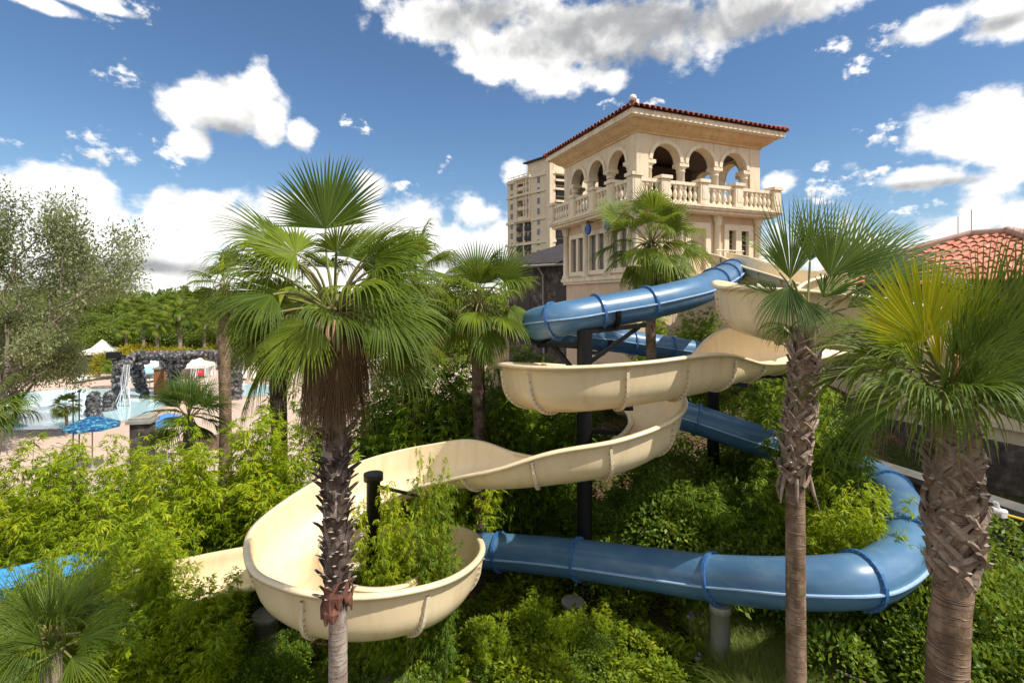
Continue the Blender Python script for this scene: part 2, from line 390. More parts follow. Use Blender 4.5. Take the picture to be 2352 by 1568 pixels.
for a, b in zip(cuts[:-1], cuts[1:]):
    mb = MB(); rings = []
    for i in range(a, b + 1):
        inn, Lh, Uh = yprof(i, 0.0); outp, _, _ = yprof(i, .028)
        n = len(inn)
        lipL = [inn[0] + Uh * .005, inn[0] + Lh * .03 + Uh * .03, inn[0] + Lh * .105 + Uh * .02, inn[0] + Lh * .115 - Uh * .03, inn[0] + Lh * .035 - Uh * .035]
        lipR = [inn[-1] - Lh * .035 - Uh * .035, inn[-1] - Lh * .115 - Uh * .03, inn[-1] - Lh * .105 + Uh * .02, inn[-1] - Lh * .03 + Uh * .03, inn[-1] + Uh * .005]
        outp = outp[1:-1]
        rings.append(inn + list(reversed(lipR)) + list(reversed(outp)) + list(reversed(lipL)))
    n = len(rings[0]); V = [p for r_ in rings for p in r_]; Fc = []
    for k in range(len(rings) - 1):
        for j in range(n):
            j2 = (j + 1) % n; Fc.append((k * n + j, (k + 1) * n + j, (k + 1) * n + j2, k * n + j2))
    mb.add(V, Fc, 0, True)
    sec = mb.build('flume_section', M['yellow'], ys)
    # bolted flange at the upstream end of each section
    if a == 0: continue
    mb = MB(); rings = []
    for i, o1 in ((a, 0), (a, 1)):
        pass
    Ta = YT[a]
    for dt, off in ((-.026, .026), (-.026, .085), (.026, .085), (.026, .026)):
        pr, Lh, Uh = yprof(a, off); rings.append([p + Ta * dt for p in pr[1:-1]])
    n = len(rings[0]); V = [p for r_ in rings for p in r_]
    mb.add(V, [(k * n + j, k * n + j + 1, (k + 1) * n + j + 1, (k + 1) * n + j) for k in range(3) for j in range(n - 1)], 0, False)
    mid = [(p + q) / 2 for p, q in zip(rings[0], rings[1])]
    for j in range(1, len(mid) - 1):
        if j in (9, 10): pass
        for sg in (-1, 1):
            c = Vector(mid[j]) + Vector(Ta) * (.026 + (0 if sg < 0 else .052) - .026) * 1
            c = Vector(mid[j]) + Vector(Ta) * (-.006 if sg < 0 else .058)
            mb.box(c - Vector((0, 0, .012)), .024, .024, .024, 0, 1)
    fl = mb.build('joint_flange', [M['yellow_rib'], M['bolt']], ys)

# ------------------------------------------------------------------ blue tube slide
def Bp(u, v, d): return tuple(P(u, v, d))
BC = [Bp(1690, 614, 20), Bp(1674, 630, 16.8), Bp(1645, 648, 14.6), Bp(1592, 671, 13.3), Bp(1490, 696, 12.6), Bp(1370, 717, 12.1), Bp(1285, 733, 11.9),
      Bp(1229, 746, 12.6), Bp(1228, 757, 14.2), Bp(1290, 768, 16), Bp(1400, 779, 17), Bp(1500, 793, 17.4), Bp(1600, 808, 17.7), Bp(1700, 826, 18.3),
      RV(9.2, 19.4, -2.3), RV(9.2, 20.7, -2.45), RV(7.8, 21.3, -2.6), RV(5.9, 20.6, -2.72), RV(4.3, 18.9, -2.85), RV(3.45, 17, -2.95), RV(3.4, 15.4, -3.03),
      Bp(1510, 937, 14.35), Bp(1611, 966, 14.0), Bp(1720, 1003, 13.6), Bp(1820, 1036, 13.3), Bp(1925, 1068, 12.8), Bp(2010, 1098, 11.9), Bp(2062, 1150, 10.6),
      Bp(2086, 1212, 9.5), Bp(2070, 1276, 8.75), Bp(2015, 1319, 8.3), Bp(1945, 1334, 8.1), Bp(1800, 1337, 8.5), Bp(1640, 1326, 9.4), Bp(1490, 1305, 10.25),
      Bp(1330, 1283, 11.1), Bp(1180, 1268, 11.9), RV(-2.0, 12.7, -6.15), RV(-4.2, 13.5, -6.5)]
BC = [tuple(p) for p in BC]
BS = catmull(BC, .1); BT, BL, BU = frames(BS); BR = .40
bs = thing('blue_tube_slide', 'glossy blue enclosed tube water slide winding between the palms down to the front lawn', 'water slide', tuple(BS[0] - np.array([0, 0, 5])))
def ring_pts(i, r, n=28): return [BS[i] + (BL[i] * math.cos(2 * PI * k / n) + BU[i] * math.sin(2 * PI * k / n)) * r for k in range(n)]
# stations of the flanges taken where the photograph shows them on the front run, evenly elsewhere
cuts = [0]; acc = 0
while cuts[-1] < len(BS) - 1: cuts.append(min(len(BS) - 1, cuts[-1] + 23))
def near(u, v, d):
    p = np.array(P(u, v, d)); return int(np.argmin(np.linalg.norm(BS - p, axis=1)))
want = [near(1640, 1326, 9.3), near(1332, 1283, 11.1), near(1975, 1330, 8.15), near(1490, 696, 12.6), near(1370, 717, 12.1), near(1270, 737, 11.95), near(1640, 650, 14.4), near(1603, 964, 14.0), near(1455, 787, 17.2)]
cuts = sorted(set(want + [c for c in cuts if min(abs(c - w) for w in want) > 12]))
for a, b in zip(cuts[:-1], cuts[1:]):
    mb = MB(); n = 28; V = [p for i in range(a, b + 1) for p in ring_pts(i, BR, n)]
    mb.add(V, [(k * n + j, k * n + (j + 1) % n, (k + 1) * n + (j + 1) % n, (k + 1) * n + j) for k in range(b - a) for j in range(n)], 0, True)
    sec = mb.build('tube_section', M['blue'], bs)
    for sg in (1, -1):                                   # long horizontal seam where the two shells are bolted
        mb = MB(); V = []
        for i in range(a, b + 1):
            c = BS[i] + BL[i] * sg * BR
            V += [c - BL[i] * sg * .01 + BU[i] * .016, c + BL[i] * sg * .045 + BU[i] * .012, c + BL[i] * sg * .045 - BU[i] * .012, c - BL[i] * sg * .01 - BU[i] * .016]
        mb.add(V, [(k * 4 + j, k * 4 + (j + 1) % 4, (k + 1) * 4 + (j + 1) % 4, (k + 1) * 4 + j) for k in range(b - a) for j in range(4)], 0, False)
        mb.build('seam', M['blue_seam'], sec)
for a in cuts[1:-1]:
    mb = MB(); n = 28; rings = []
    for dt, r in ((-.03, BR - .01), (-.03, BR + .055), (.03, BR + .055), (.03, BR - .01)):
        rings.append([p + BT[a] * dt for p in ring_pts(a, r, n)])
    V = [p for r_ in rings for p in r_]
    mb.add(V, [(k * n + j, k * n + (j + 1) % n, (k + 1) * n + (j + 1) % n, (k + 1) * n + j) for k in range(3) for j in range(n)], 0, False)
    for k in range(24):
        an = 2 * PI * k / 24
        for sg in (-1, 1):
            c = BS[a] + (BL[a] * math.cos(an) + BU[a] * math.sin(an)) * (BR + .03) + BT[a] * sg * .034
            mb.box(Vector(c) - Vector((0, 0, .01)), .02, .02, .02, 0, 1)
    mb.build('joint_flange', [M['blue_ring'], M['blue_bolt']], bs)
# open bright blue run-out trough at the bottom
OC = [RV(-4.2, 13.7, -6.62), RV(-6.0, 13.5, -6.66), RV(-8.2, 13.1, -6.7), RV(-10.3, 12.4, -6.78), RV(-12.0, 11.6, -6.85), RV(-13.5, 11.0, -6.9)]
OS = catmull([tuple(p) for p in OC], .15); OT, OL, OU = frames(OS)
mb = MB(); V = []; n = 0
for i in range(len(OS)):
    ring = []
    for k in range(13):
        a = PI * k / 12; ring.append(OS[i] - OL[i] * math.cos(a) * .5 - OU[i] * math.sin(a) * .5 + OU[i] * .45)
    ring = [ring[0] - OL[i] * .1] + ring + [ring[-1] + OL[i] * .1]
    o2 = [p - OU[i] * .03 for p in reversed(ring)]
    ring = ring + o2; n = len(ring); V += ring
mb.add(V, [(k * n + j, k * n + (j + 1) % n, (k + 1) * n + (j + 1) % n, (k + 1) * n + j) for k in range(len(OS) - 1) for j in range(n)], 0, True)
tag(mb.build('open_flume', M['cyan'], bs), 'bright blue open trough at the lower end of the slide')

# ------------------------------------------------------------------ supports
def column(name, label, x, y, ztop, r, mat, arms=(), cat='column', group=None, cap=None, saddles=()):
    zb = height(x, y) - .15
    t_ = thing(name, label, cat, (x, y, zb), group)
    mb = MB(); prof = [(r, 0), (r, ztop - zb)]
    if cap: prof = [(r, 0), (r, ztop - zb - .12), (r + cap, ztop - zb - .12), (r + cap, ztop - zb)]
    mb.lathe((x, y, zb), prof, 24); mb.build('shaft', mat, t_)
    for a, b, rr in arms:
        mb = MB(); a = Vector(a); b = Vector(b); ax = (b - a); s = ax.cross(Vector((0, 0, 1))).normalized() * rr; u = s.cross(ax).normalized() * rr
        mb.frame_box(a - s - u, ax, s * 2, u * 2); mb.build('arm', mat, t_)
    for i in saddles:                                    # half-ring cradle under the tube
        mb = MB(); V = []
        for dt, r_ in ((-.05, BR + .01), (-.05, BR + .09), (.05, BR + .09), (.05, BR + .01)):
            for k in range(13):
                a = PI + PI * k / 12; V.append(BS[i] + (BL[i] * math.cos(a) + BU[i] * math.sin(a)) * r_ + BT[i] * dt)
        mb.add(V, [(k * 13 + j, k * 13 + j + 1, ((k + 1) % 4) * 13 + j + 1, ((k + 1) % 4) * 13 + j) for k in range(4) for j in range(12)])
        mb.build('cradle', mat, t_)
    return t_
cx, cy = 1.66, 11.72
iA, iB, iC = near(1400, 712, 12.2), near(1240, 744, 12.4), near(1385, 778, 16.9)
def bot(i, d=.5): return Vector(BS[i]) - Vector((0, 0, d))
zt = CH - .70
column('steel_column', 'tall black steel column carrying both slides in the middle of the yellow coil', cx, cy, zt, .175, M['steel'],
       [((cx - .1, cy, zt - .32), bot(iB) + Vector((0, 0, -.02)), .05), ((cx - .15, cy, zt - 1.05), bot(iB, .55).lerp(Vector((cx, cy, zt - .3)), .35), .045),
        ((cx, cy, zt - .05), bot(iA, .47) + Vector((.9, .1, .12)), .05), ((cx + .1, cy, zt - .75), bot(iA, .47) + Vector((.75, .1, .07)), .04), ((cx, cy, zt - .5), bot(iC, .5), .05),
        ((cx, cy, zt - 1.7), (2.3, 9.9, CH - 2.1), .05), ((cx, cy, zt - 2.3), (2.9, 11.3, CH - 2.98), .05), ((cx, cy, zt - 2.9), (.9, 9.8, CH - 3.5), .05)], saddles=(iA, iB, iC))
column('steel_column', 'short black steel column with a flat cap standing in the bowl among bamboo', -2.45, 9.05, CH - 3.07, .12, M['steel'],
       [((-2.42, 9.07, CH - 3.3), (-1.6, 9.75, CH - 3.78), .028)], cap=.05)
xc = P(1690, 760, 13.4).x
column('steel_column', 'black steel column behind the third blue run under the upper yellow bend', xc, 14.9, CH - 2.15, .17, M['steel'], [((xc, 14.9, CH - 2.3), P(1800, 850, 12.4) - Vector((0, 0, .12)), .05), ((xc, 14.9, CH - 2.3), P(1712, 872, 11.4) - Vector((0, 0, .12)), .05)])
ip = near(1648, 1326, 9.25)
column('concrete_post', 'grey round concrete post under the front blue tube', BS[ip][0], BS[ip][1], BS[ip][2] - BR - .06, .17, M['concrete'], cat='post', cap=.02)
for (x, y, lab, top) in ((-4.75, 9.9, 'grey concrete footing beside the round bowl under the yellow run-out', CH - 6.05), (-2.0, 8.6, 'pale concrete footing below the front wall of the yellow bowl', CH - 6.35), (.45, 12.6, 'small concrete footing under the blue tube just past the bowl', CH - 6.9), (1.3, 10.9, 'low concrete footing in the weeds under the blue tube', CH - 6.42)):
    if 'bowl' in lab and 'pale' in lab: pass
    column('concrete_footing', lab, x, y, max(top, height(x, y) + .25), .22, M['concrete'], cat='footing', cap=.03)
# ------------------------------------------------------------------ arcaded slide tower (own axes: s right along the lit face, t left along the shaded face)
E1 = Vector((.929, .371, 0)); E2 = Vector((-.371, .929, 0)); Z1 = Vector((0, 0, 1))
TB = Vector((4.97, 20.41, CH)); LR, LL = 6.5, 6.1
def T(s, t, z): return TB + E1 * s + E2 * t + Z1 * z
tw = thing('slide_tower', 'cream two-storey tower with arched loggia, balustrade and red tiled hip roof', 'tower', tuple(T(LR / 2, LL / 2, -4.2)))
def tbox(mb, s0, s1, t0, t1, z0, z1, mi=0): mb.frame_box(T(s0, t0, z0), E1 * (s1 - s0), E2 * (t1 - t0), Z1 * (z1 - z0), mi)
FL, SP, WT = 3.87, 5.66, 6.66            # balcony floor, arch spring line, wall top
# four faces as (origin, along, inward, length)
FACES = [(T(0, 0, 0), E1, E2, LR), (T(0, LL, 0), -E2, E1, LL), (T(LR, LL, 0), -E1, -E2, LR), (T(LR, 0, 0), E2, -E1, LL)]
PIER = .53; TH = .42
mbw = MB(); mba = MB()
for o, ax, inn, Ln in FACES:
    o = Vector((o.x, o.y, CH)); bay = (Ln - 2 * PIER) / 3; r = bay / 2 - .20
    for k in range(3):
        c = PIER + bay * (k + .5); x0, x1 = PIER + bay * k, PIER + bay * (k + 1); N = 20
        arc = [(c - r * math.cos(PI * i / N), SP + r * math.sin(PI * i / N)) for i in range(N + 1)]
        topx = [x0 + (x1 - x0) * i / N for i in range(N + 1)]
        for dep, flip in ((0, False), (TH, True)):
            V = []
            for i in range(N + 1):
                V.append(o + ax * arc[i][0] + inn * dep + Z1 * arc[i][1]); V.append(o + ax * topx[i] + inn * dep + Z1 * WT)
            V += [o + ax * x0 + inn * dep + Z1 * SP, o + ax * x1 + inn * dep + Z1 * SP]
            Fc = [(2 * i, 2 * i + 2, 2 * i + 3, 2 * i + 1) for i in range(N)] + [(2 * N + 2, 0, 1), (2 * N, 2 * N + 3, 2 * N + 1)]
            mbw.add(V, [tuple(reversed(f)) for f in Fc] if flip else Fc)
        V = []
        for a_, z_ in arc: V += [o + ax * a_ + Z1 * z_, o + ax * a_ + inn * TH + Z1 * z_]
        mbw.add(V, [(2 * i + 1, 2 * i + 3, 2 * i + 2, 2 * i) for i in range(N)], 0, True)
        for xa, xb in ((x0, c - r), (c + r, x1)):       # underside of the spandrel legs
            mbw.add([o + ax * xa + Z1 * SP, o + ax * xb + Z1 * SP, o + ax * xb + inn * TH + Z1 * SP, o + ax * xa + inn * TH + Z1 * SP], [(3, 2, 1, 0)])
        # raised archivolt band
        ro = r + .15; V = []
        for i in range(N + 1):
            a_ = PI * i / N; ca, sa = -math.cos(a_), math.sin(a_)
            for rr, dd in ((r - .012, 0.0), (r - .012, -.05), (ro, -.05), (ro, 0.002)): V.append(o + ax * (c + rr * ca) + inn * dd + Z1 * (SP + rr * sa))
        mba.add(V, [(4 * i + j, 4 * i + j + 1, 4 * i + 4 + j + 1, 4 * i + 4 + j) for i in range(N) for j in range(3)])
mbw_wall = mbw.build('arcade_wall', M['stucco'], tw); mba.build('archivolt', M['cast'], mbw_wall)
# corner piers, round columns with capitals
for s, t in ((0, 0), (LR, 0), (0, LL), (LR, LL)):
    mb = MB(); sa = 0 if s == 0 else LR - PIER - .02; ta = 0 if t == 0 else LL - PIER - .02
    tbox(mb, sa - .03 if s == 0 else sa, sa + PIER + (.02 if s == 0 else .05), ta - .03 if t == 0 else ta, ta + PIER + (.02 if t == 0 else .05), FL, WT - .004)
    mb.build('corner_pier', M['stucco'], tw)
colmb = None
for o, ax, inn, Ln in FACES:
    o = Vector((o.x, o.y, CH)); bay = (Ln - 2 * PIER) / 3
    for k in range(4):
        x = PIER + bay * k
        if k == 0: x += .15
        if k == 3: x -= .15
        c = o + ax * x + inn * (TH / 2) + Z1 * FL
        mb = MB()
        mb.lathe(c, [(.23, 0), (.23, .1), (.19, .14), (.18, .2), (.165, 1.42), (.19, 1.44), (.19, 1.48), (.17, 1.5), (.2, 1.56), (.25, 1.64)], 18)
        mb.box(c + Z1 * 1.638, .48, .48, SP - FL - 1.64, math.atan2(ax.y, ax.x))
        mb.build('round_column', M['cast'], tw)
# ceiling and dark interior floor
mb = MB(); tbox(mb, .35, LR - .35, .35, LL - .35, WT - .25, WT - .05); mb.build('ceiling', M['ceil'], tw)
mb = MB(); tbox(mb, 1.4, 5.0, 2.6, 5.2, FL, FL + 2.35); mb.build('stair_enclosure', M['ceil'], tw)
# balcony slab with moulded edge
OB = .62
mb = MB()
tbox(mb, -OB, LR + OB, -OB, LL + OB, 3.70, FL); tbox(mb, -OB - .06, LR + OB + .06, -OB - .06, LL + OB + .06, 3.78, FL - .03); tbox(mb, -OB + .12, LR + OB - .12, -OB + .12, LL + OB - .12, 3.58, 3.702)
mb.build('balcony_slab', M['cast'], tw)
# balustrade: pedestals, rails, turned balusters
bal = MB()
def rail(p0, p1, nrm):
    d = p1 - p0; L = d.length; d.normalize()
    bal.frame_box(p0 - nrm * .10 + Z1 * .74, d * L, nrm * .20, Z1 * .13); bal.frame_box(p0 - nrm * .09, d * L, nrm * .18, Z1 * .09)
    n = max(2, int(round(L / .27)))
    for k in range(n): spots.append(p0 + d * (L * (k + .5) / n) + Z1 * .088)
spots = []; peds = []
PS = [-.42, .95, 2.87, 4.73, LR + .42]; PT = [-.42, 1.05, 2.5, 4.3, LL + .42]
for t in (-.42, LL + .42):
    for s in PS: peds.append((s, t))
for s in (-.42, LR + .42):
    for t in PT[1:-1]: peds.append((s, t))
HW = .2
for t in (-.42, LL + .42):
    for a, b in zip(PS[:-1], PS[1:]): rail(T(a + HW, t, FL), T(b - HW, t, FL), E2)
for s in (-.42, LR + .42):
    for a, b in zip(PT[:-1], PT[1:]): rail(T(s, a + HW, FL), T(s, b - HW, FL), E1)
bo = bal.build('balustrade', M['cast'], tw)
for s, t in peds:
    mb = MB(); tbox(mb, s - HW, s + HW, t - HW, t + HW, FL + .002, FL + .90); tbox(mb, s - HW - .07, s + HW + .07, t - HW - .07, t + HW + .07, FL + .90, FL + 1.03)
    tbox(mb, s - HW - .02, s + HW + .02, t - HW - .02, t + HW + .02, FL + .001, FL + .12)
    for q in (-1, 1):
        tbox(mb, s - .12, s + .12, t + q * (HW + .004) - .01, t + q * (HW + .004) + .01, FL + .22, FL + .78)
        tbox(mb, s + q * (HW + .004) - .01, s + q * (HW + .004) + .01, t - .12, t + .12, FL + .22, FL + .78)
    mb.build('pedestal', M['cast'], bo)
bmb = MB(); bmb.lathe(spots[0], [(.085, 0), (.085, .05), (.05, .07), (.045, .1), (.085, .2), (.095, .27), (.075, .37), (.045, .46), (.04, .5), (.07, .53), (.07, .56), (.05, .58), (.085, .61), (.085, .655)], 10)
front = [p for p in spots]
b0 = bmb.build('baluster', M['cast'], bo)
front.sort(key=lambda p: (p - Vector((0, 0, CH))).length)
done = [spots[0]]
for p in front[:70]:
    if (p - spots[0]).length < .01: continue
    c = b0.copy(); COL.objects.link(c); c.parent = bo; c.location = p - spots[0]
# eaves: wall head, cove, fascia, soffit
def hip_ring(mb, rows, mi=0):            # rows of (overhang, z): a moulded band right round the building
    V = []
    for ov, z in rows: V += [T(-ov, -ov, z), T(LR + ov, -ov, z), T(LR + ov, LL + ov, z), T(-ov, LL + ov, z)]
    mb.add(V, [(i * 4 + j, i * 4 + (j + 1) % 4, i * 4 + 4 + (j + 1) % 4, i * 4 + 4 + j) for i in range(len(rows) - 1) for j in range(4)], mi)
mb = MB(); hip_ring(mb, [(.0, WT - .01), (.08, WT), (.08, WT + .07), (.14, WT + .10), (.30, WT + .19), (.42, WT + .30), (.50, WT + .42)]); mb.build('cornice_cove', M['cove'], tw)
mb = MB(); hip_ring(mb, [(.48, WT + .415), (.73, WT + .43), (.73, WT + .66), (.40, WT + .67)]); mb.build('fascia', M['cast'], tw)
EZ = WT + .66; OV = .80; RISE = .34
# hip roof: under-slab plus rows of barrel tiles on each face
LS, LT = LR + 2 * OV, LL + 2 * OV; hb = min(LS, LT) / 2; apz = EZ + hb * RISE
mb = MB()
A = [T(-OV, -OV, EZ), T(LR + OV, -OV, EZ), T(LR + OV, LL + OV, EZ), T(-OV, LL + OV, EZ)]
r1, r2 = T(-OV + hb, LL / 2, apz), T(LR + OV - hb, LL / 2, apz)
mb.add(A + [r1, r2], [(0, 1, 5, 4), (1, 2, 5), (2, 3, 4, 5), (3, 0, 4)]); mb.build('roof_deck', M['tile'], tw)
def tile_rows(mb, o, ax, inn, Ln, hb_, rise, pitch=.26, rr=.122, seed=1):
    rg = random.Random(seed); n = int(Ln / pitch); up = (inn + Z1 * rise)
    for k in range(n):
        x = (k + .5) * Ln / n; run = min(x, Ln - x, hb_); q = max(1, int(run / .42))
        for j in range(q):
            a = run * j / q - (.09 if j == 0 else .03); b = run * (j + 1) / q + .02
            p0 = o + ax * (x + rg.uniform(-.008, .008)) + up * a + Z1 * .045; p1 = o + ax * x + up * b + Z1 * .015
            V = []
            for p, r_ in ((p0, rr * 1.08), (p1, rr * .86)):
                for i in range(7):
                    an = PI * i / 6; V.append(p + ax * (math.cos(an) * r_) + Z1 * (math.sin(an) * r_ * .95))
                for i in range(7):
                    an = PI * (6 - i) / 6; V.append(p + ax * (math.cos(an) * (r_ - .022)) + Z1 * (math.sin(an) * (r_ - .022) * .95))
            mb.add(V, [(i, (i + 1) % 14, 14 + (i + 1) % 14, 14 + i) for i in range(14)] + [(0, 13, 12, 1), (1, 12, 11, 2), (2, 11, 10, 3), (3, 10, 9, 4), (4, 9, 8, 5), (5, 8, 7, 6)], 0, False)
mb = MB()
for i, (o, ax, inn, Ln) in enumerate([(A[0], E1, E2, LS), (A[3], -E2, E1, LT), (A[2], -E1, -E2, LS), (A[1], E2, -E1, LT)]): tile_rows(mb, o, ax, inn, Ln, hb, RISE, seed=i)
for a, b in ((A[0], r1), (A[1], r2), (A[2], r2), (A[3], r1), (r1, r2)):
    mb.tube([a + Z1 * .1, b + Z1 * .14], .12, 8)
mb.build('roof_tiles', M['tile'], tw)
mb = MB(); c = T(-.62, -.62, EZ + .16); mb.lathe(c, [(.05, 0), (.05, .12), (.13, .14), (.15, .22), (.12, .31), (.04, .36)], 14); mb.box(c + E1 * .2, .12, .1, .2, .3)
tag(mb.build('roof_lamp', M['white'], tw), 'small white lamp head on the near corner of the roof')
# lower storey
SL = 1.02                                 # sill ledge
mb = MB(); I = .06
def wall_with_openings(mb, o, ax, inn, Ln, z0, z1, ops, th=.3, mi=0):
    """ops: (a, b, zlo, zhi) openings sorted along the wall"""
    x = 0
    for a, b, lo, hi in ops + [(Ln, Ln, z0, z1)]:
        if a > x: mb.frame_box(o + ax * x + Z1 * z0, ax * (a - x), inn * th, Z1 * (z1 - z0), mi)
        if b > a:
            if lo > z0: mb.frame_box(o + ax * a + Z1 * z0, ax * (b - a), inn * th, Z1 * (lo - z0), mi)
            if hi < z1: mb.frame_box(o + ax * a + Z1 * hi, ax * (b - a), inn * th, Z1 * (z1 - hi), mi)
        x = b
WIN_L = [(.55, 1.95, 1.22, 3.02), (2.3, 3.75, 1.22, 3.02), (4.15, 5.55, 1.22, 3.02)]   # along the left face from its near corner
DOOR_R = [(2.55, 3.55, 1.22, 3.05), (4.62, 5.95, 1.06, 3.05)]
o0 = Vector((T(I, I, 0).x, T(I, I, 0).y, CH))
wall_with_openings(mb, o0, E1, E2, LR - 2 * I, SL, 3.59, DOOR_R)
wall_with_openings(mb, o0 + E2 * .3, E2, E1, LL - 2 * I - .3, SL, 3.59, [(a - .3, b - .3, c, d) for a, b, c, d in WIN_L])
tbox(mb, LR - I - .3, LR - I, I + .3, LL - I, SL, 3.59); tbox(mb, I + .3, LR - I - .3, LL - I - .3, LL - I, SL, 3.59)
mb.build('lower_wall', M['stucco_warm'], tw)
mb = MB(); tbox(mb, -.16, LR + .16, -.16, LL + .16, .86, SL - .001); tbox(mb, -.08, LR + .08, -.08, LL + .08, .74, .861); mb.build('sill_ledge', M['cast'], tw)
mb = MB(); tbox(mb, .05, LR - .05, .05, LL - .05, -4.6, .741); mb.build('base_wall', M['stucco_warm'], tw)
for a, b, lo, hi in WIN_L:                # paired casements in a moulded surround
    mb = MB(); w = .13
    def wb(a0, a1, z0, z1, d0, d1, m_=mb): m_.frame_box(T(I + d0, I + a0, z0), E2 * (a1 - a0), E1 * (d1 - d0), Z1 * (z1 - z0))
    wb(a - .1, a + .10, lo - .08, hi + .14, -.055, .1); wb(b - .10, b + .1, lo - .08, hi + .14, -.055, .1); wb(a + .1, b - .1, hi - .06, hi + .139, -.055, .1); wb(a + .1, b - .1, lo - .079, lo + .12, -.055, .1)
    mid = (a + b) / 2; wb(mid - .10, mid + .10, lo + .12, hi - .06, -.03, .1)
    f = mb.build('window', M['frame'], tw)
    mb = MB(); mb.frame_box(T(I + .12, I + a + .02, lo + .02), E2 * (b - a - .04), E1 * .03, Z1 * (hi - lo - .04)); mb.build('pane', M['glass'], f)
for k, (a, b, lo, hi) in enumerate(DOOR_R):
    mb = MB()
    def wb(a0, a1, z0, z1, d0, d1): mb.frame_box(T(I + a0, I + d0, z0), E1 * (a1 - a0), E2 * (d1 - d0), Z1 * (z1 - z0))
    wb(a - .16, a + .10, lo - .05, hi + .2, -.06, .12); wb(b - .10, b + .16, lo - .05, hi + .2, -.06, .12); wb(a + .1, b - .1, hi - .05, hi + .199, -.06, .12)
    if k: wb((a + b) / 2 - .16, (a + b) / 2 + .16, lo, hi - .05, -.05, .2)
    f = mb.build('door_surround' if k else 'blank_panel', M['frame'], tw)
    mb = MB(); wb(a + .02, b - .02, lo + .01, hi - .02, .2 if k else .1, .24 if k else .14); mb.build('door' if k else 'panel', M['door'] if k else M['stucco_warm'], f)
    if k:
        for q in range(2):
            mb = MB(); aa = a + .1 + q * ((b - a) / 2 + .06); ww = (b - a) / 2 - .26
            for j in range(9):
                z = lo + .1 + j * .2
                for s_ in (1, -1):
                    p0 = T(I + aa + (0 if s_ > 0 else ww), I + .19, z); p1 = T(I + aa + (ww if s_ > 0 else 0), I + .19, z + .34)
                    if z + .34 < hi: mb.tube([p0, p1], .011, 5, 0, False)
            mb.build('lattice', M['bolt'], f)
def pilaster(c):
    mb = MB(); mb.lathe(c, [(.2, 0), (.2, .12), (.17, .16), (.15, .2), (.135, 2.15), (.17, 2.17), (.17, 2.22), (.15, 2.24), (.2, 2.36), (.21, 2.44), (.21, 2.57)], 16); mb.build('pilaster', M['cast'], tw)
for t in (.12, 2.12, 3.95, 5.95): pilaster(T(-.02, t, SL))
for s in (2.1, 4.1, 6.4): pilaster(T(s, -.02, SL))
# slide platform with railing at the door
mb = MB(); tbox(mb, 2.9, 6.2, -1.3, -.161, .9, 1.06); mb.build('landing', M['concrete'], tw)
mb = MB()
for k in range(12):
    s = 2.95 + k * .12; mb.tube([T(s, -1.22, 1.06), T(s, -1.22, 1.95)], .014, 5)
mb.tube([T(2.9, -1.22, 1.96), T(4.35, -1.22, 1.96)], .028, 6); mb.tube([T(2.9, -1.22, 1.25), T(4.35, -1.22, 1.25)], .02, 6)
mb.build('railing', M['frame'], tw)
# round blue emblem lamps hanging under the balcony
for t, lab in ((3.1, 'round blue enamel sign hanging from a bracket under the balcony, left one'), (1.45, 'round blue enamel sign hanging under the balcony, half hidden by the palm')):
    q = thing('hanging_sign', lab, 'sign', tuple(T(-.42, t, 3.58)), 'blue round signs under the balcony')
    c = T(-.42, t, 3.15)
    mb = MB(); N = 24; V = []
    ax = -E1
    for d_, r_ in ((-.04, .23), (.04, .23)):
        for k in range(N): V.append(c + ax * d_ + (E2 * math.cos(2 * PI * k / N) + Z1 * math.sin(2 * PI * k / N)) * r_)
    mb.add(V, [(k, (k + 1) % N, N + (k + 1) % N, N + k) for k in range(N)] + [tuple(reversed(range(N))), tuple(range(N, 2 * N))]); mb.build('disc', M['emblem'], q)
    mb = MB()
    for rr in (.2, .1):
        mb.tube([c + ax * .045 + (E2 * math.cos(2 * PI * k / 20) + Z1 * math.sin(2 * PI * k / 20)) * rr for k in range(21)], .014, 6)
    mb.build('emblem', M['emblem_light'], q)
    mb = MB(); mb.tube([c + Z1 * .23, c + Z1 * .43], .02, 6); mb.tube([T(-.1, t, 3.5), T(-.5, t, 3.5)], .025, 6); mb.build('bracket', M['black'], q)
# ------------------------------------------------------------------ distant hotel block
hd = 150.0; k_ = hd / FPX
HB = P(1262, 700, hd); HB.z = 0                      # near corner on the ground
h1 = Vector((.93, .37, 0)); h2 = Vector((-.62, .785, 0))
ht = thing('hotel_tower', 'tall cream hotel block with stacked dark balconies beyond the tower', 'hotel', tuple(HB))
def H(a, b, z): return HB + h1 * a + h2 * b + Z1 * z
def zv(v): return CH - (v - V0) * k_
mb = MB(); body_top = zv(388)
W1 = 10.0; W2 = 20.0
# main body built as strips round recessed loggias on the left face
def hbox(mb, a0, a1, b0, b1, z0, z1, mi=0): mb.frame_box(H(a0, b0, z0), h1 * (a1 - a0), h2 * (b1 - b0), Z1 * (z1 - z0), mi)
hbox(mb, 1.6, W1 + 14, 1.2, W2, 0, body_top)
hbox(mb, 0, 1.65, -.3, 8.2, 0, body_top)               # near tower wing
hbox(mb, 0, 1.65, 15.6, W2, 0, body_top)
hbox(mb, -.15, 1.7, 7.4, 8.21, zv(505), body_top - .01); hbox(mb, 0, 1.68, 8.19, 15.61, body_top - 2.0, body_top)
hbox(mb, -.5, .6, -.8, .9, 0, zv(372)); hbox(mb, 1.2, 1.7, -.35, .2, 0, body_top)
hbox(mb, 8.6, W1 + 14, .2, 1.25, 0, body_top - 2)
hb_ = mb.build('wall', M['stucco'], ht)
mb = MB()
for v in (395, 432, 497, 552): hbox(mb, -.35, 1.8, -.6, W2 + .3, zv(v) - .4, zv(v) + .4)
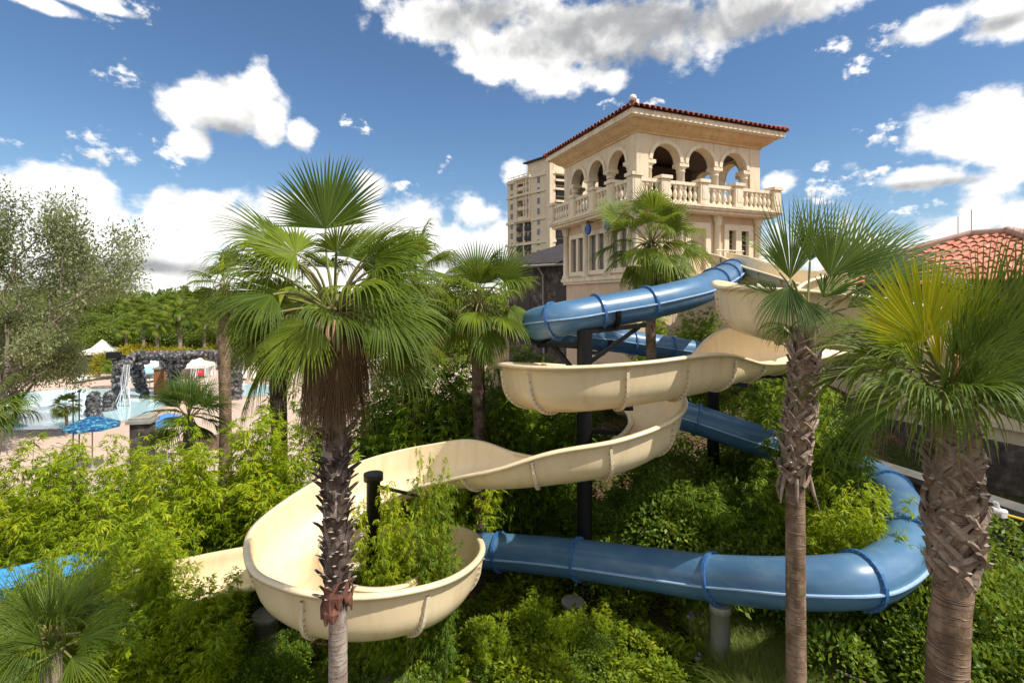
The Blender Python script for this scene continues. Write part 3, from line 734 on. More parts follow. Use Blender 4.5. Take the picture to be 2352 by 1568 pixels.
for v in (388, 428, 490): hbox(mb, -.8, 1.7, 8.0, 15.8, zv(v) - .9, zv(v) - .2)
for v in (395, 412, 432, 460, 497): hbox(mb, 1.6, 9.2, -.8, 1.3, zv(v) - .35, zv(v) + .25)
mb.build('string_course', M['cast'], ht)
fl = 3.12
for k in range(12):
    z = zv(590) + (k - 1) * fl
    if z + fl > body_top - .5: break
    for b0, b1 in ((8.3, 11.7), (12.1, 15.5)):
        mb = MB(); hbox(mb, .05, .2, b0, b1, z, z + 1.05); hbox(mb, .2, 1.5, b0, b1, z - .18, z - .02); f = mb.build('balcony', M['black'] if z < zv(500) else M['cast'], ht)
        mb = MB(); hbox(mb, 1.45, 1.58, b0 + .4, b1 - .4, z, z + 2.3); mb.build('glazed_door', M['door'], f)
    mb = MB(); hbox(mb, -.06, .06, 4.2, 5.4, z + .7, z + 2.5); mb.build('window', M['glass'], ht)
    mb = MB(); hbox(mb, -.06, .06, 17.2, 18.4, z + .7, z + 2.5); mb.build('window', M['glass'], ht)
    mb = MB(); hbox(mb, 2.6, 6.8, 1.1, 1.26, z + .2, z + 2.5); f = mb.build('window', M['door'], ht)
    mb = MB(); hbox(mb, 2.2, 7.4, -.2, 1.2, z - .2, z - .03); hbox(mb, 2.2, 7.4, -.25, -.12, z, z + 1); mb.build('balcony', M['black'], ht)
mb = MB()
hbox(mb, -.1, .35, 11.7, 12.1, zv(590) - fl, body_top - 2); hbox(mb, -.5, 0, 8.3, 8.8, zv(497), body_top); hbox(mb, -.5, 0, 14.9, 15.4, zv(497), body_top); hbox(mb, -.5, 0, 10.0, 10.4, zv(497), body_top)
mb.build('loggia_post', M['cast'], ht)
mb = MB(); hbox(mb, 2.5, W1 + 12, 1.5, 13.5, body_top - .1, zv(352)); hbox(mb, 2.0, 3.2, 2.5, 4, body_top, zv(365)); mb.build('penthouse', M['stucco'], ht)
mb = MB()
a0, a1, b0, b1, z0 = 1.5, W1 + 13, .5, 14.5, zv(352)
V = [H(a0, b0, z0), H(a1, b0, z0), H(a1, b1, z0), H(a0, b1, z0)]; V += [p + Z1 * .4 for p in V]; V += [H(a0 + 6, 7.5, z0 + 2.2), H(a1 - 6, 7.5, z0 + 2.2)]
mb.add(V, [(3, 2, 1, 0), (0, 1, 5, 4), (1, 2, 6, 5), (2, 3, 7, 6), (3, 0, 4, 7), (4, 5, 9, 8), (5, 6, 9), (6, 7, 8, 9), (7, 4, 8)]); mb.build('roof', M['darkroof'], ht)
mb = MB(); rg = random.Random(3)
for k in range(40):
    b = rg.uniform(0, W2); mb.tube([H(.3, b, body_top), H(.3, b, body_top + .9)], .06, 4)
hbox(mb, .2, .4, -.3, W2, body_top + .8, body_top + .95)
mb.build('roof_railing', M['cast'], ht)

# ------------------------------------------------------------------ dark stone lodge between hotel and tower
lb = thing('stone_lodge', 'dark rough stone lodge with slate hip roof left of the tower', 'building', tuple(P(1250, 900, 33).xy) + (0,))
c0 = P(1290, 640, 31.0); ld1 = Vector((-.80, .60, 0)); ld2 = Vector((.60, .80, 0))
def Lg(a, b, z): return Vector((c0.x, c0.y, CH)) + ld1 * a + ld2 * b + Z1 * z
mb = MB(); mb.frame_box(Lg(-6, 0, -8), ld1 * 10, ld2 * 8, Z1 * 10.05); mb.build('wall', M['stone'], lb)
mb = MB(); e = .8
V = [Lg(-6 - e, -e, 2.0), Lg(4 + e, -e, 2.0), Lg(4 + e, 8 + e, 2.0), Lg(-6 - e, 8 + e, 2.0)]; V += [p + Z1 * .18 for p in V]; V += [Lg(-2.5, 4, 4.3), Lg(.3, 4, 4.3)]
mb.add(V, [(0, 1, 2, 3), (4, 5, 1, 0), (5, 6, 2, 1), (6, 7, 3, 2), (7, 4, 0, 3), (4, 8, 9, 5), (5, 9, 6), (6, 9, 8, 7), (7, 8, 4)]); 
for k in range(16):
    a = -6 - e + k * .72; mb.tube([Lg(a, -e, 2.2), Lg(-2.5 + (a + 2.5) * .45, 2.2, 3.2)], .05, 5)
rf = mb.build('roof', M['darkroof'], lb)
mb = MB(); mb.tube([Lg(1.2, -.75, 1.95), Lg(1.2, -.2, 1.5), Lg(1.2, -.1, -4)], .07, 8); mb.tube([Lg(-6.5, -.85, 2.05), Lg(4.5, -.85, 2.05)], .07, 8); mb.build('drain_pipe', M['concrete'], lb)
for a in (-.5, 2.3):
    mb = MB(); mb.frame_box(Lg(a, -.03, -1.2), ld1 * .9, ld2 * .1, Z1 * 1.9); mb.build('window', M['door'], lb)

# ------------------------------------------------------------------ tiled building on the right
rb = thing('tiled_villa', 'beige villa with red barrel tile hip roof at the right edge', 'building', (17, 15, 1))
q0 = Vector((14.6, 13.9, CH)); v1 = Vector((-.36, .933, 0)); v2 = Vector((.933, .36, 0))       # v1 runs away to the left along the long eave
EVZ = .46; RL, RW_ = 9.5, 8.5
q0 = Vector((P(2352, 650, 12.6).x + 1.5, 11.6, CH))
def Vv(a, b, z): return Vector((q0.x, q0.y, CH)) + v1 * a + v2 * b + Z1 * z
mb = MB(); mb.frame_box(Vv(.7, .7, -8), v1 * (RL - 1.4), v2 * (RW_ - 1.4), Z1 * (8 + EVZ - .15)); mb.build('wall', M['stucco'], rb)
mb = MB(); mb.frame_box(Vv(.55, .55, -3.6), v1 * (RL - 1.1), v2 * (RW_ - 1.1), Z1 * .16); mb.build('string_course', M['cast'], rb)
mb = MB(); mb.frame_box(Vv(.5, .5, -8), v1 * (RL - 1), v2 * (RW_ - 1), Z1 * 4.0); mb.build('plinth', M['stone'], rb)
hbv = min(RL, RW_) / 2; rise = .40
A2 = [Vv(0, 0, EVZ), Vv(RL, 0, EVZ), Vv(RL, RW_, EVZ), Vv(0, RW_, EVZ)]; ap1, ap2 = Vv(hbv, hbv, EVZ + hbv * rise), Vv(RL - hbv, hbv, EVZ + hbv * rise)
mb = MB(); lo = [p - Z1 * .22 for p in A2]
mb.add(A2 + [ap1, ap2] + lo, [(0, 1, 5, 4), (1, 2, 5), (2, 3, 4, 5), (3, 0, 4), (9, 8, 7, 6), (6, 7, 1, 0), (7, 8, 2, 1), (8, 9, 3, 2), (9, 6, 0, 3)]); mb.build('roof', M['door'], rb)
mb = MB()
tile_rows(mb, A2[1], -v1, v2, RL, hbv, rise, .28, .125, 5); tile_rows(mb, A2[0], v2, v1, RW_, hbv, rise, .28, .125, 6); tile_rows(mb, A2[2], -v2, -v1, RW_, hbv, rise, .28, .125, 7); tile_rows(mb, A2[3], v1, -v2, RL, hbv, rise, .28, .125, 8)
mb.build('roof_tiles', M['tile_red'], rb)
mb = MB()
for a, b in ((A2[0], ap1), (A2[1], ap2), (A2[2], ap2), (A2[3], ap1), (ap1, ap2)): mb.tube([a + Z1 * .12, b + Z1 * .16], .125, 8)
mb.build('ridge_tiles', M['tile_pale'], rb)
mb = MB(); mb.tube([ap2 + Z1 * .1, ap2 + Z1 * 1.0], .015, 5); mb.tube([ap2 + v1 * .4 + Z1 * .1, ap2 + v1 * .4 + Z1 * .8], .015, 5); mb.build('lightning_rod', M['concrete'], rb)
# low dark stone retaining wall in front of it
mb = MB(); 
w0 = Vector((12.0, 6.5, 0)); wd = Vector((-.28, .96, 0))
t_ = thing('retaining_wall', 'low dark stone retaining wall with grey coping behind the right palm', 'wall', (w0.x, w0.y, 1.5))
mb.frame_box((w0.x, w0.y, 1.4), wd * 8.5, Vector((.96, .28, 0)) * .4, Z1 * 2.0); mb.build('stonework', M['stone'], t_)
mb = MB(); mb.frame_box((w0.x - .06, w0.y - .05, 3.4), wd * 8.6, Vector((.96, .28, 0)) * .55, Z1 * .14); mb.build('coping', M['dark_concrete'], t_)
# rope with white clamp
t_ = thing('guy_rope', 'yellow guy rope with a white clamp tied to the right palm', 'rope', tuple(P(2262, 1160, 4.0)))
mb = MB(); a, b = P(2215, 1150, 4.05), P(2480, 1222, 4.6)
mb.tube([a.lerp(b, k / 8) - Z1 * .02 * math.sin(PI * k / 8) for k in range(9)], .012, 7); mb.build('cord', M['rope'], t_)
mb = MB(); c = P(2292, 1172, 4.15); mb.tube([c + Vector((-.06, 0, .01)), c + Vector((.06, 0, -.015))], [.03, .026], 8); mb.tube([c, c + Vector((-.02, 0, .07))], [.022, .018], 8); mb.box(c - Z1 * .05 + Vector((.03, 0, 0)), .05, .05, .05); mb.build('clamp', M['white'], t_)
# ------------------------------------------------------------------ fan palms
def nrmz(v): v = np.asarray(v, float); return v / (np.linalg.norm(v) + 1e-9)
def blade(H, a, n, R_, nseg, spread, split, droop, cup, seed, wf=1.0, curl=0.0):
    """pleated fan of nseg leaflets joined up to 'split', then free tips that sag under gravity"""
    rg = np.random.default_rng(seed); a = nrmz(a); n = nrmz(np.asarray(n) - a * np.dot(n, a)); b = np.cross(a, n)
    K = 8; Vs = []; Qs = []; rn = []; al = []; base = 0; dth = 2 * spread / nseg; tone = rg.uniform(0, .55)
    for i in range(nseg):
        th = -spread + dth * (i + .5) + rg.normal(0, .007); q = abs(th) / spread
        L = R_ * (1 - .33 * q ** 2.2) * rg.uniform(.93, 1.05)
        d = nrmz(math.cos(th) * a + math.sin(th) * b + n * (cup * q + rg.normal(0, .015)))
        p = np.array(H, float); w0 = nrmz(np.cross(n, d)); pts = []
        dr = droop * rg.uniform(.5, 1.6) * (.7 + 1.0 * q); rs = rg.uniform(0, .45)
        for k in range(K + 1):
            s = k / K
            half = s * L * math.tan(dth / 2) * 1.22 if s <= split else split * L * math.tan(dth / 2) * 1.22 * wf * max(.02, (1 - (s - split) / (1 - split))) ** .75
            side = np.cross(n, d); side = side / (np.linalg.norm(side) + 1e-6); nn = np.cross(d, side)
            lift = half * (.55 if s <= split else .45)
            pts += [p - side * half + nn * lift, p, p + side * half + nn * lift]
            al += [s, s, s]; rn += [tone + rs * .8] * 3
            g = max(0.0, s - split * .62) ** 1.25 * dr * 2.6 / K * 3
            d = nrmz(d + np.array([0, 0, -g]) + n * curl * (-.5) / K)
            p = p + d * (L / K)
        Vs += pts
        for k in range(K):
            o = base + 3 * k; Qs += [[o, o + 1, o + 4, o + 3], [o + 1, o + 2, o + 5, o + 4]]
        base += 3 * (K + 1)
    return np.array(Vs), np.array(Qs), np.array(rn), np.array(al)
def petiole_geo(C, Hh, a, r0, r1, bend=.35):
    C = np.array(C); Hh = np.array(Hh); a = nrmz(a); L = np.linalg.norm(Hh - C); out = []
    c1 = Hh - a * L * .45; c0 = C + nrmz(np.array([Hh[0] - C[0], Hh[1] - C[1], max(.2, abs(Hh[2] - C[2]))])) * L * bend
    for k in range(7):
        t = k / 6; out.append((1 - t) ** 3 * C + 3 * (1 - t) ** 2 * t * c0 + 3 * (1 - t) * t * t * c1 + t ** 3 * Hh)
    return out, [r0 + (r1 - r0) * k / 6 for k in range(7)]
def frond(palm_, C, Hh, a, n, R_, mat, seed, nseg=38, spread=1.9, split=.55, droop=.9, cup=.12, pr=.014, wf=1.0, name='frond', curl=0.0, pmatl=None):
    V, Q, r_, al = blade(Hh, a, n, R_, nseg, spread, split, droop, cup, seed, wf, curl)
    pts, rr = petiole_geo(C, Hh, a, pr * 1.5, pr)
    mb = MB(); mb.tube(pts, rr, 5)
    b = len(V); PV = np.array(mb.v); PQ = [f if len(f) == 4 else None for f in mb.f]; PQ = np.array([f for f in PQ if f]) + b
    V = np.vstack([V, PV]); Q2 = np.vstack([Q, PQ]); r_ = np.concatenate([r_, np.full(len(PV), .5)]); al = np.concatenate([al, np.zeros(len(PV))])
    off = np.array(ORG[palm_.name])
    me = np_mesh(name, V - off, Q2, r_, al)
    mi = np.zeros(len(me.polygons), np.int32); mi[len(Q):] = 1; me.polygons.foreach_set('material_index', mi)
    return link_mesh(name, me, [mat, pmatl or M['petiole']], palm_)
def boots(palm_, path, z0, z1, rad_, mats, seed, rows, per, length, width, out, jag=0.3, name='leaf_base'):
    """old cut leaf bases wrapping the trunk in a spiral; one mesh"""
    rg = random.Random(seed); mb = MB()
    for i in range(rows):
        z = z0 + (z1 - z0) * i / max(1, rows - 1)
        for j in range(per):
            an = 2 * PI * (j + .5 * (i % 2)) / per + rg.uniform(-.16, .16); zz = z + rg.uniform(-.04, .04)
            c = path(zz); ra = rad_ * .92; dr = Vector((math.cos(an), math.sin(an), 0)); sd = Vector((-math.sin(an), math.cos(an), 0)) * rg.choice((1, -1))
            L = length * rg.uniform(.75, 1.25); W = width * rg.uniform(.8, 1.2); o = out * rg.uniform(.4, 1.5); lean = rg.uniform(-jag, jag)
            p0 = c + dr * ra; p1 = p0 + dr * (L * .30 * o) + Z1 * (L * .55) + sd * lean * L * .3; p2 = p1 + dr * (L * .62 * o) + Z1 * (L * .42 * (1.15 - .5 * o)) + sd * lean * L * .35
            V = []
            for p, w, th in ((p0 - Z1 * .03, W * 1.25, .035), (p1, W * .8, .032), (p2, W * rg.uniform(.38, .62), .024)):
                V += [p - sd * w / 2 - dr * th * .2, p - dr * th * .0 + dr * th * .55, p + sd * w / 2 - dr * th * .2, p - dr * th]
            F_ = [(4 * k + q, 4 * k + (q + 1) % 4, 4 * k + 4 + (q + 1) % 4, 4 * k + 4 + q) for k in range(2) for q in range(4)]
            mb.add(V, F_, 0); mb.add(V[8:12], [(0, 1, 2, 3)], 1)
    return mb.build(name, mats, palm_)
def trunk(palm_, pts, rr, mat, n=18):
    mb = MB(); A = catmull([(p[0], p[1], p[2], r_) for p, r_ in zip(pts, rr)], .06)
    rg = np.random.default_rng(5)
    mb.tube([Vector(a[:3]) for a in A], [a[3] * (1 + rg.normal(0, .012)) for a in A], n); return mb.build('trunk', mat, palm_)
def crown_random(palm_, C, n, R_, plen, mat, seed, elo=-35, ehi=75, az_skip=(), nseg=36, spread=1.9, split=.55, droop=.9, wf=1.0, cup=.12, pr=.014, jit=.2):
    rg = random.Random(seed)
    for i in range(n):
        az = i * 2.39996 + rg.uniform(-.3, .3); e = rad(ehi + (elo - ehi) * (i / max(1, n - 1)) ** .9 + rg.uniform(-8, 8))
        if any(abs((az - a_ + PI) % (2 * PI) - PI) < w_ and lo < math.degrees(e) < hi for a_, w_, lo, hi in az_skip): continue
        pl = plen * rg.uniform(.75, 1.15); dh = Vector((math.cos(az), math.sin(az), 0))
        d0 = dh * math.cos(e) + Z1 * math.sin(e); Hh = Vector(C) + d0 * pl - Z1 * (.12 * pl * math.cos(e))
        e2 = e - rad(rg.uniform(14, 34)); a = dh * math.cos(e2) + Z1 * math.sin(e2)
        side = Vector((-dh.y, dh.x, 0)); nn = (Z1 - a * a.z) if abs(a.z) < .97 else -dh
        nn = nn.normalized() + side * rg.uniform(-.5, .5)
        frond(palm_, C, Hh, a, nn, R_ * rg.uniform(.85, 1.1), mat, seed * 100 + i, nseg, spread * rg.uniform(.8, 1.1), split * rg.uniform(.9, 1.1), droop * rg.uniform(.7, 1.4), rg.uniform(-.3, .25) if cup < .2 else cup, pr, wf)
def skirt(palm_, C, n, R_, seed, r_at=.2, drop=(.15, .8), az0=0, spread=.75):
    rg = random.Random(seed)
    for i in range(n):
        az = az0 + i * 2.39996; dh = Vector((math.cos(az), math.sin(az), 0)); h = rg.uniform(*drop)
        Hh = Vector(C) + dh * (r_at + rg.uniform(.04, .2)) - Z1 * h
        a = (dh * rg.uniform(-.02, .22) - Z1).normalized()
        frond(palm_, Vector(C) - Z1 * h * .3, Hh, a, dh, R_ * rg.uniform(.75, 1.1), M['dead'], seed * 77 + i, 30, spread * rg.uniform(.7, 1.3), .34, .6, -.3, .014, .7, 'dead_frond', pmatl=M['dead'])

def lattice(palm_, path, z0, z1, rad_, mats, seed, rows, per, length, width):
    """criss-cross straps of old sabal leaf bases lying close to the trunk"""
    rg = random.Random(seed); mb = MB()
    for i in range(rows):
        for j in range(per):
            an = 2 * PI * (j + .5 * (i % 2)) / per + rg.uniform(-.2, .2); z = z0 + (z1 - z0) * i / (rows - 1) + rg.uniform(-.05, .05)
            sg = 1 if (i + j) % 2 else -1; L = length * rg.uniform(.7, 1.2); W = width * rg.uniform(.75, 1.2); tw_ = rg.uniform(.5, 1.15) * sg; lift = rg.uniform(.02, .075)
            V = []; K = 5
            for k in range(K + 1):
                s = k / K; a = an + tw_ * s * L / rad_ * .62; zz = z + L * s * .72; c = path(zz); dr = Vector((math.cos(a), math.sin(a), 0)); sd = Vector((-math.sin(a), math.cos(a), 0))
                tg = (sd * tw_ * .62 + Z1 * .72).normalized(); wd = tg.cross(dr).normalized(); w = W * (1.15 - .55 * s) * (1 if k < K else .7); r_ = rad_ * (.95 if k == 0 else 1.0) + lift * s ** 1.5 + .02 * (i % 2); p = c + dr * r_
                V += [p - wd * w / 2, p + dr * .028, p + wd * w / 2, p - dr * .03]
            mb.add(V, [(4 * k + q, 4 * k + (q + 1) % 4, 4 * k + 4 + (q + 1) % 4, 4 * k + 4 + q) for k in range(K) for q in range(4)], 0); mb.add(V[-4:], [(0, 1, 2, 3)], 1)
    return mb.build('leaf_base', mats, palm_)
# 1. the big skirted palm in front of the bowl -------------------------------------------------
D = 5.9
x0, y0 = P(776, 1560, D).x, D; C = P(768, 715, D)
pm = thing('fan_palm', 'tall fan palm before the yellow bowl, brown dead fronds hanging below its crown', 'palm', (x0, y0, height(x0, y0) - .1))
pts = [(x0, y0, height(x0, y0) - .1), (x0, y0, 2.6), P(776, 1400, D), P(770, 1200, D), P(768, 1000, D), C]
trunk(pm, pts, [.14, .118, .104, .13, .13, .11], M['trunk_grey'])
ax_ = lambda z: Vector((x0 + (C.x - x0) * (z - 3.5) / (C.z - 3.5) if z > 3.5 else x0, y0, z))
boots(pm, ax_, P(0, 1385, D).z, P(0, 1010, D).z, .115, [M['boot_dark'], M['boot_cut']], 11, 21, 8, .2, .105, .58, .8)
mb = MB(); rg = random.Random(9)
for i in range(16):                       # ragged brown sheaths hanging at the bottom of the old bases
    an = i * 2.4; c = ax_(P(0, 1330 + rg.uniform(-15, 45), D).z); dr = Vector((math.cos(an), math.sin(an), 0)); sd = Vector((-dr.y, dr.x, 0)); L = rg.uniform(.2, .42); w = rg.uniform(.05, .09)
    p = [c + dr * .115, c + dr * .165 - Z1 * L * .5, c + dr * .16 - Z1 * L]
    V = []
    for q, ww in zip(p, (w, w * .9, w * .25)): V += [q - sd * ww, q + dr * .02, q + sd * ww]
    mb.add(V, [(0, 1, 4, 3), (1, 2, 5, 4), (3, 4, 7, 6), (4, 5, 8, 7)])
m_sh = pmat('red_brown_sheath', (.22, .10, .07), (.09, .04, .03), 8, .9, .1, .5, 30); mb.build('leaf_sheath', m_sh, pm)
heroes = [  # hastula, axis, upper normal, radius, spread, droop, nseg
    (P(748, 525, 6.0), (-.04, .15, 1), (0, -1, .1), .95, 1.5, .10, 44),
    (P(680, 582, 5.6), (-.85, -.2, .35), (.2, -.55, .8), .72, 2.0, .35, 42),
    (P(862, 590, 5.9), (.86, .0, .50), (-.3, -.55, .75), .86, 1.7, 1.15, 40),
    (P(838, 640, 5.6), (.97, -.15, .10), (0, -.55, .85), .98, 1.6, 1.05, 40),
    (P(640, 560, 6.3), (-.72, .1, .72), (.6, -.3, .6), .88, 1.25, .35, 36),
    (P(655, 672, 5.7), (-.95, -.1, .12), (0, -.45, .9), .98, 1.7, 1.0, 40),
    (P(716, 742, 5.2), (-.55, -.42, -.62), (-.2, -.75, .5), .78, 1.45, .5, 34),
    (P(880, 700, 5.35), (.74, -.35, -.42), (.1, -.75, .6), .82, 1.35, .55, 36),
    (P(800, 590, 6.3), (.55, .5, .75), (-.3, -.6, .6), .85, 1.6, .4, 38),
    (P(640, 760, 5.9), (-.85, .1, -.45), (-.3, -.5, .75), .85, 1.6, 1.0, 36),
    (P(905, 790, 5.8), (.80, .1, -.62), (.4, -.5, .7), .78, 1.5, .9, 36)]
for i, (Hh, a, n, R_, sp, dr, ns) in enumerate(heroes): frond(pm, C, Hh, a, n, R_, M['fan'], 900 + i, ns + 8, sp, .50 if i else .6, dr * 1.25, .10 if i < 2 else -.15, .012, .85)
crown_random(pm, C, 48, .78, .80, M['fan'], 7, -34, 66, [(-PI / 2, .35, 0, 60), (-PI / 2, 1.1, -90, 0)], nseg=42, spread=1.4, split=.42, droop=1.5, wf=.8)
skirt(pm, C, 34, .92, 3, .18, (.15, .55), spread=.55); skirt(pm, P(768, 770, D), 22, 1.0, 4, .13, (.1, .4), spread=.5)
mb = MB()
for i in range(9):                        # pale split petioles fanning over the skirt
    an = -PI / 2 + (i - 4) * .33; dh = Vector((math.cos(an), math.sin(an), 0)); mb.tube([C + dh * .1 - Z1 * .05, C + dh * .22 - Z1 * .2, C + dh * .27 - Z1 * .45], [.03, .024, .014], 5)
tag(mb.build('old_petiole', pmat('dry_petiole', (.50, .30, .20), (.34, .19, .12), 5, .7), pm))

# 2. right sabal palm with a slim ringed trunk ----------------------------------------------------
D = 7.0; C = P(1853, 745, D); x0 = P(1829, 1560, D).x; y0 = D
pm = thing('sabal_palm', 'slim ringed palm right of centre whose crown overlaps the upper yellow flume', 'palm', (x0, y0, height(x0, y0) - .1))
xm = P(1826, 1080, D).x
trunk(pm, [(x0, y0, height(x0, y0) - .1), (x0, y0, 2.5), (P(1827, 1230, D)), P(1828, 1080, D), P(1838, 950, D), P(1848, 840, D), C], [.138, .13, .122, .125, .14, .14, .11], M['trunk_brown'])
ax_ = lambda z: Vector((P(1826 + 24 * sstep(P(0, 1100, 7).z, P(0, 780, 7).z, z), 0, D).x, y0, z))
lattice(pm, ax_, P(0, 1110, D).z, P(0, 830, D).z, .142, [M['boot'], M['boot_cut']], 12, 14, 6, .32, .075); boots(pm, ax_, P(0, 1100, D).z, P(0, 790, D).z, .14, [M['boot'], M['boot_cut']], 12, 9, 5, .26, .07, .42, 1.0)
mb = MB()
for i in range(7):
    an = i * 2.4 + 1; c = ax_(P(0, 1090, D).z); dr = Vector((math.cos(an), math.sin(an), 0)); sd = Vector((-dr.y, dr.x, 0)); L = .28 + .2 * ((i * 37) % 5) / 5
    mb.tube([c + dr * .17, c + dr * .22 - Z1 * L * .5, c + dr * (.19 + .05 * (i % 3)) - Z1 * L], [.03, .025, .006], 5)
mb.build('leaf_sheath', M['boot'], pm)
heroes = [(P(1815, 640, 6.9), (-.18, .0, 1), (.15, -1, .1), 1.15, .85, .12, 32), (P(1905, 635, 7.1), (.40, .1, .9), (-.2, -1, .2), 1.2, 1.0, .15, 34), (P(1860, 600, 7.2), (.1, .1, 1), (0, -1, .1), 1.0, .8, .1, 30),
          (P(1985, 655, 6.9), (.88, 0, .45), (-.4, -.7, .6), 1.4, .80, .35, 32), (P(1950, 640, 7.3), (.70, .2, .70), (-.3, -.8, .5), 1.35, .8, .2, 32),
          (P(1812, 655, 6.6), (-.28, -.3, -.7), (-.5, -.7, .3), .85, .8, .5, 28), (P(1850, 690, 6.5), (.12, -.45, -.8), (0, -.9, -.2), .62, .8, .5, 26),
          (P(1790, 625, 7.2), (-.62, .1, .7), (.5, -.6, .5), .8, .8, .4, 28),
          (P(2050, 640, 7.2), (.98, .1, .12), (0, -.5, .85), 1.35, .85, .7, 34)]
for i, (Hh, a, n, R_, sp, dr, ns) in enumerate(heroes): frond(pm, C, Hh, a, n, R_, M['sabal'], 1900 + i, ns, sp, .38, dr, .30, .014, 1.1)
crown_random(pm, C, 16, .95, .55, M['sabal'], 8, -25, 55, [(-PI / 2, .9, -90, 90), (-.1, 1.1, -90, 25), (PI * .85, .9, -90, 40)], nseg=30, spread=1.0, split=.38, droop=.7, wf=1.1, cup=.3)

# 3. stout sabal palm at the right edge --------------------------------------------------------------
D = 4.0; C = P(2195, 880, D); x0 = P(2165, 1700, D).x; y0 = D
pm = thing('sabal_palm', 'stout palm at the right edge with criss-cross leaf bases and one yellow fan frond', 'palm', (x0, y0, height(x0, y0) - .1))
trunk(pm, [(x0, y0, height(x0, y0) - .1), (x0, y0, 2.6), P(2175, 1560, D), P(2190, 1330, D), P(2192, 1180, D), P(2194, 1030, D), C], [.165, .15, .138, .13, .15, .15, .12], M['trunk_brown'])
ax_ = lambda z: Vector((P(2190, 0, D).x, y0, z))
lattice(pm, ax_, P(0, 1335, D).z, P(0, 1080, D).z, .125, [M['boot'], M['boot_cut']], 13, 13, 6, .30, .085); lattice(pm, ax_, P(0, 1320, D).z, P(0, 1060, D).z, .132, [M['boot'], M['boot_cut']], 15, 8, 5, .28, .075)
boots(pm, ax_, P(0, 1330, D).z, P(0, 1030, D).z, .122, [M['boot'], M['boot_cut']], 14, 7, 5, .2, .065, .5, 1.2)
heroes = [(P(2330, 800, 3.9), (.62, -.1, .72), (-.3, -.8, .4), 1.1, .85, .12, 30), (P(2250, 800, 3.8), (.25, -.1, .95), (-.2, -1, .2), .90, .7, .10, 28), (P(2290, 830, 3.8), (.5, -.15, .85), (-.2, -.9, .4), .9, .7, .15, 28),
          (P(2100, 880, 3.75), (-.80, -.35, .15), (-.1, -.6, .8), .80, .85, 1.5, 28), (P(2130, 890, 3.6), (-.45, -.5, .12), (0, -.5, .85), .66, .8, 1.8, 28), (P(2190, 890, 3.5), (.05, -.6, .12), (0, -.5, .85), .58, .9, 1.9, 28), (P(2245, 900, 3.5), (.45, -.5, .12), (0, -.5, .85), .66, .85, 1.8, 28),
          (P(2300, 870, 3.7), (.9, -.2, .15), (.1, -.6, .8), .95, .85, 1.3, 28), (P(2070, 830, 4.1), (-.9, .1, .30), (0, -.6, .8), .80, .9, 1.2, 28), (P(2120, 830, 3.9), (-.6, -.1, .65), (.2, -.8, .5), .70, .8, .4, 26),
          (P(2190, 840, 3.7), (-.05, -.25, .85), (.1, -.9, .3), .62, .8, .2, 26), (P(2160, 900, 3.75), (-.35, -.35, -.1), (-.1, -.7, .6), .55, .85, 1.4, 26), (P(2270, 930, 3.8), (.6, -.3, -.1), (.2, -.7, .6), .62, .85, 1.4, 26), (P(2330, 960, 3.9), (.8, -.1, -.2), (.2, -.6, .8), .7, .85, 1.2, 26)]
heroes += [(P(2160, 840, 3.7), (-.25, -.2, .9), (.1, -.95, .3), .62, .7, .2, 26), (P(2215, 835, 3.65), (.12, -.2, .95), (-.05, -.95, .3), .60, .7, .2, 26), (P(2255, 850, 3.65), (.45, -.25, .8), (-.1, -.9, .4), .65, .75, .3, 26), (P(2115, 860, 3.65), (-.6, -.3, .6), (.1, -.85, .5), .6, .75, .5, 26), (P(2290, 850, 3.8), (.6, -.2, .75), (-.1, -.9, .4), .8, .75, .3, 26), (P(2195, 870, 3.5), (-.05, -.5, .6), (0, -.8, .6), .5, .75, .7, 24), (P(2170, 905, 3.45), (-.2, -.35, .8), (.05, -.9, .4), .5, .7, .4, 24), (P(2215, 905, 3.4), (.15, -.35, .8), (0, -.9, .4), .5, .7, .4, 24), (P(2255, 915, 3.45), (.5, -.4, .55), (0, -.8, .6), .55, .75, .7, 24)]
for i, (Hh, a, n, R_, sp, dr, ns) in enumerate(heroes): frond(pm, C, Hh, a, n, R_, M['fan_yellow'] if i in (9, 14) else M['fan'] if i in (1, 3, 8, 17) else M['sabal'], 2900 + i, ns, sp, .36, dr, .28, .012, 1.1)
tag(frond(pm, C, P(2125, 785, 3.6), (-.42, -.1, .85), (-.15, -1, .2), .66, M['fan_yellow'], 2950, 34, 1.12, .62, .05, .12, .013), 'yellow-green fan frond turning orange')
tag(frond(pm, C, P(2205, 790, 3.75), (.05, -.1, .95), (-.1, -1, .2), .60, M['fan_yellow'], 2951, 26, .6, .5, .05, .15, .012), 'narrow yellow-green fan frond')
frond(pm, C, P(2090, 800, 3.9), (-.75, -.1, .5), (.1, -.9, .4), .62, M['fan'], 2952, 30, .8, .5, .2, .15, .012)
crown_random(pm, C, 18, .85, .42, M['sabal'], 9, -15, 65, [(-PI / 2, .7, -90, 90), (-.4, .5, -90, 20)], nseg=28, spread=.95, split=.36, droop=.9, wf=1.1, cup=.28)
mb = MB(); mb.tube([P(2195, 880, 3.7), P(2197, 815, 3.6)], [.013, .012], 6); mb.build('cut_petiole', M['orange'], pm)

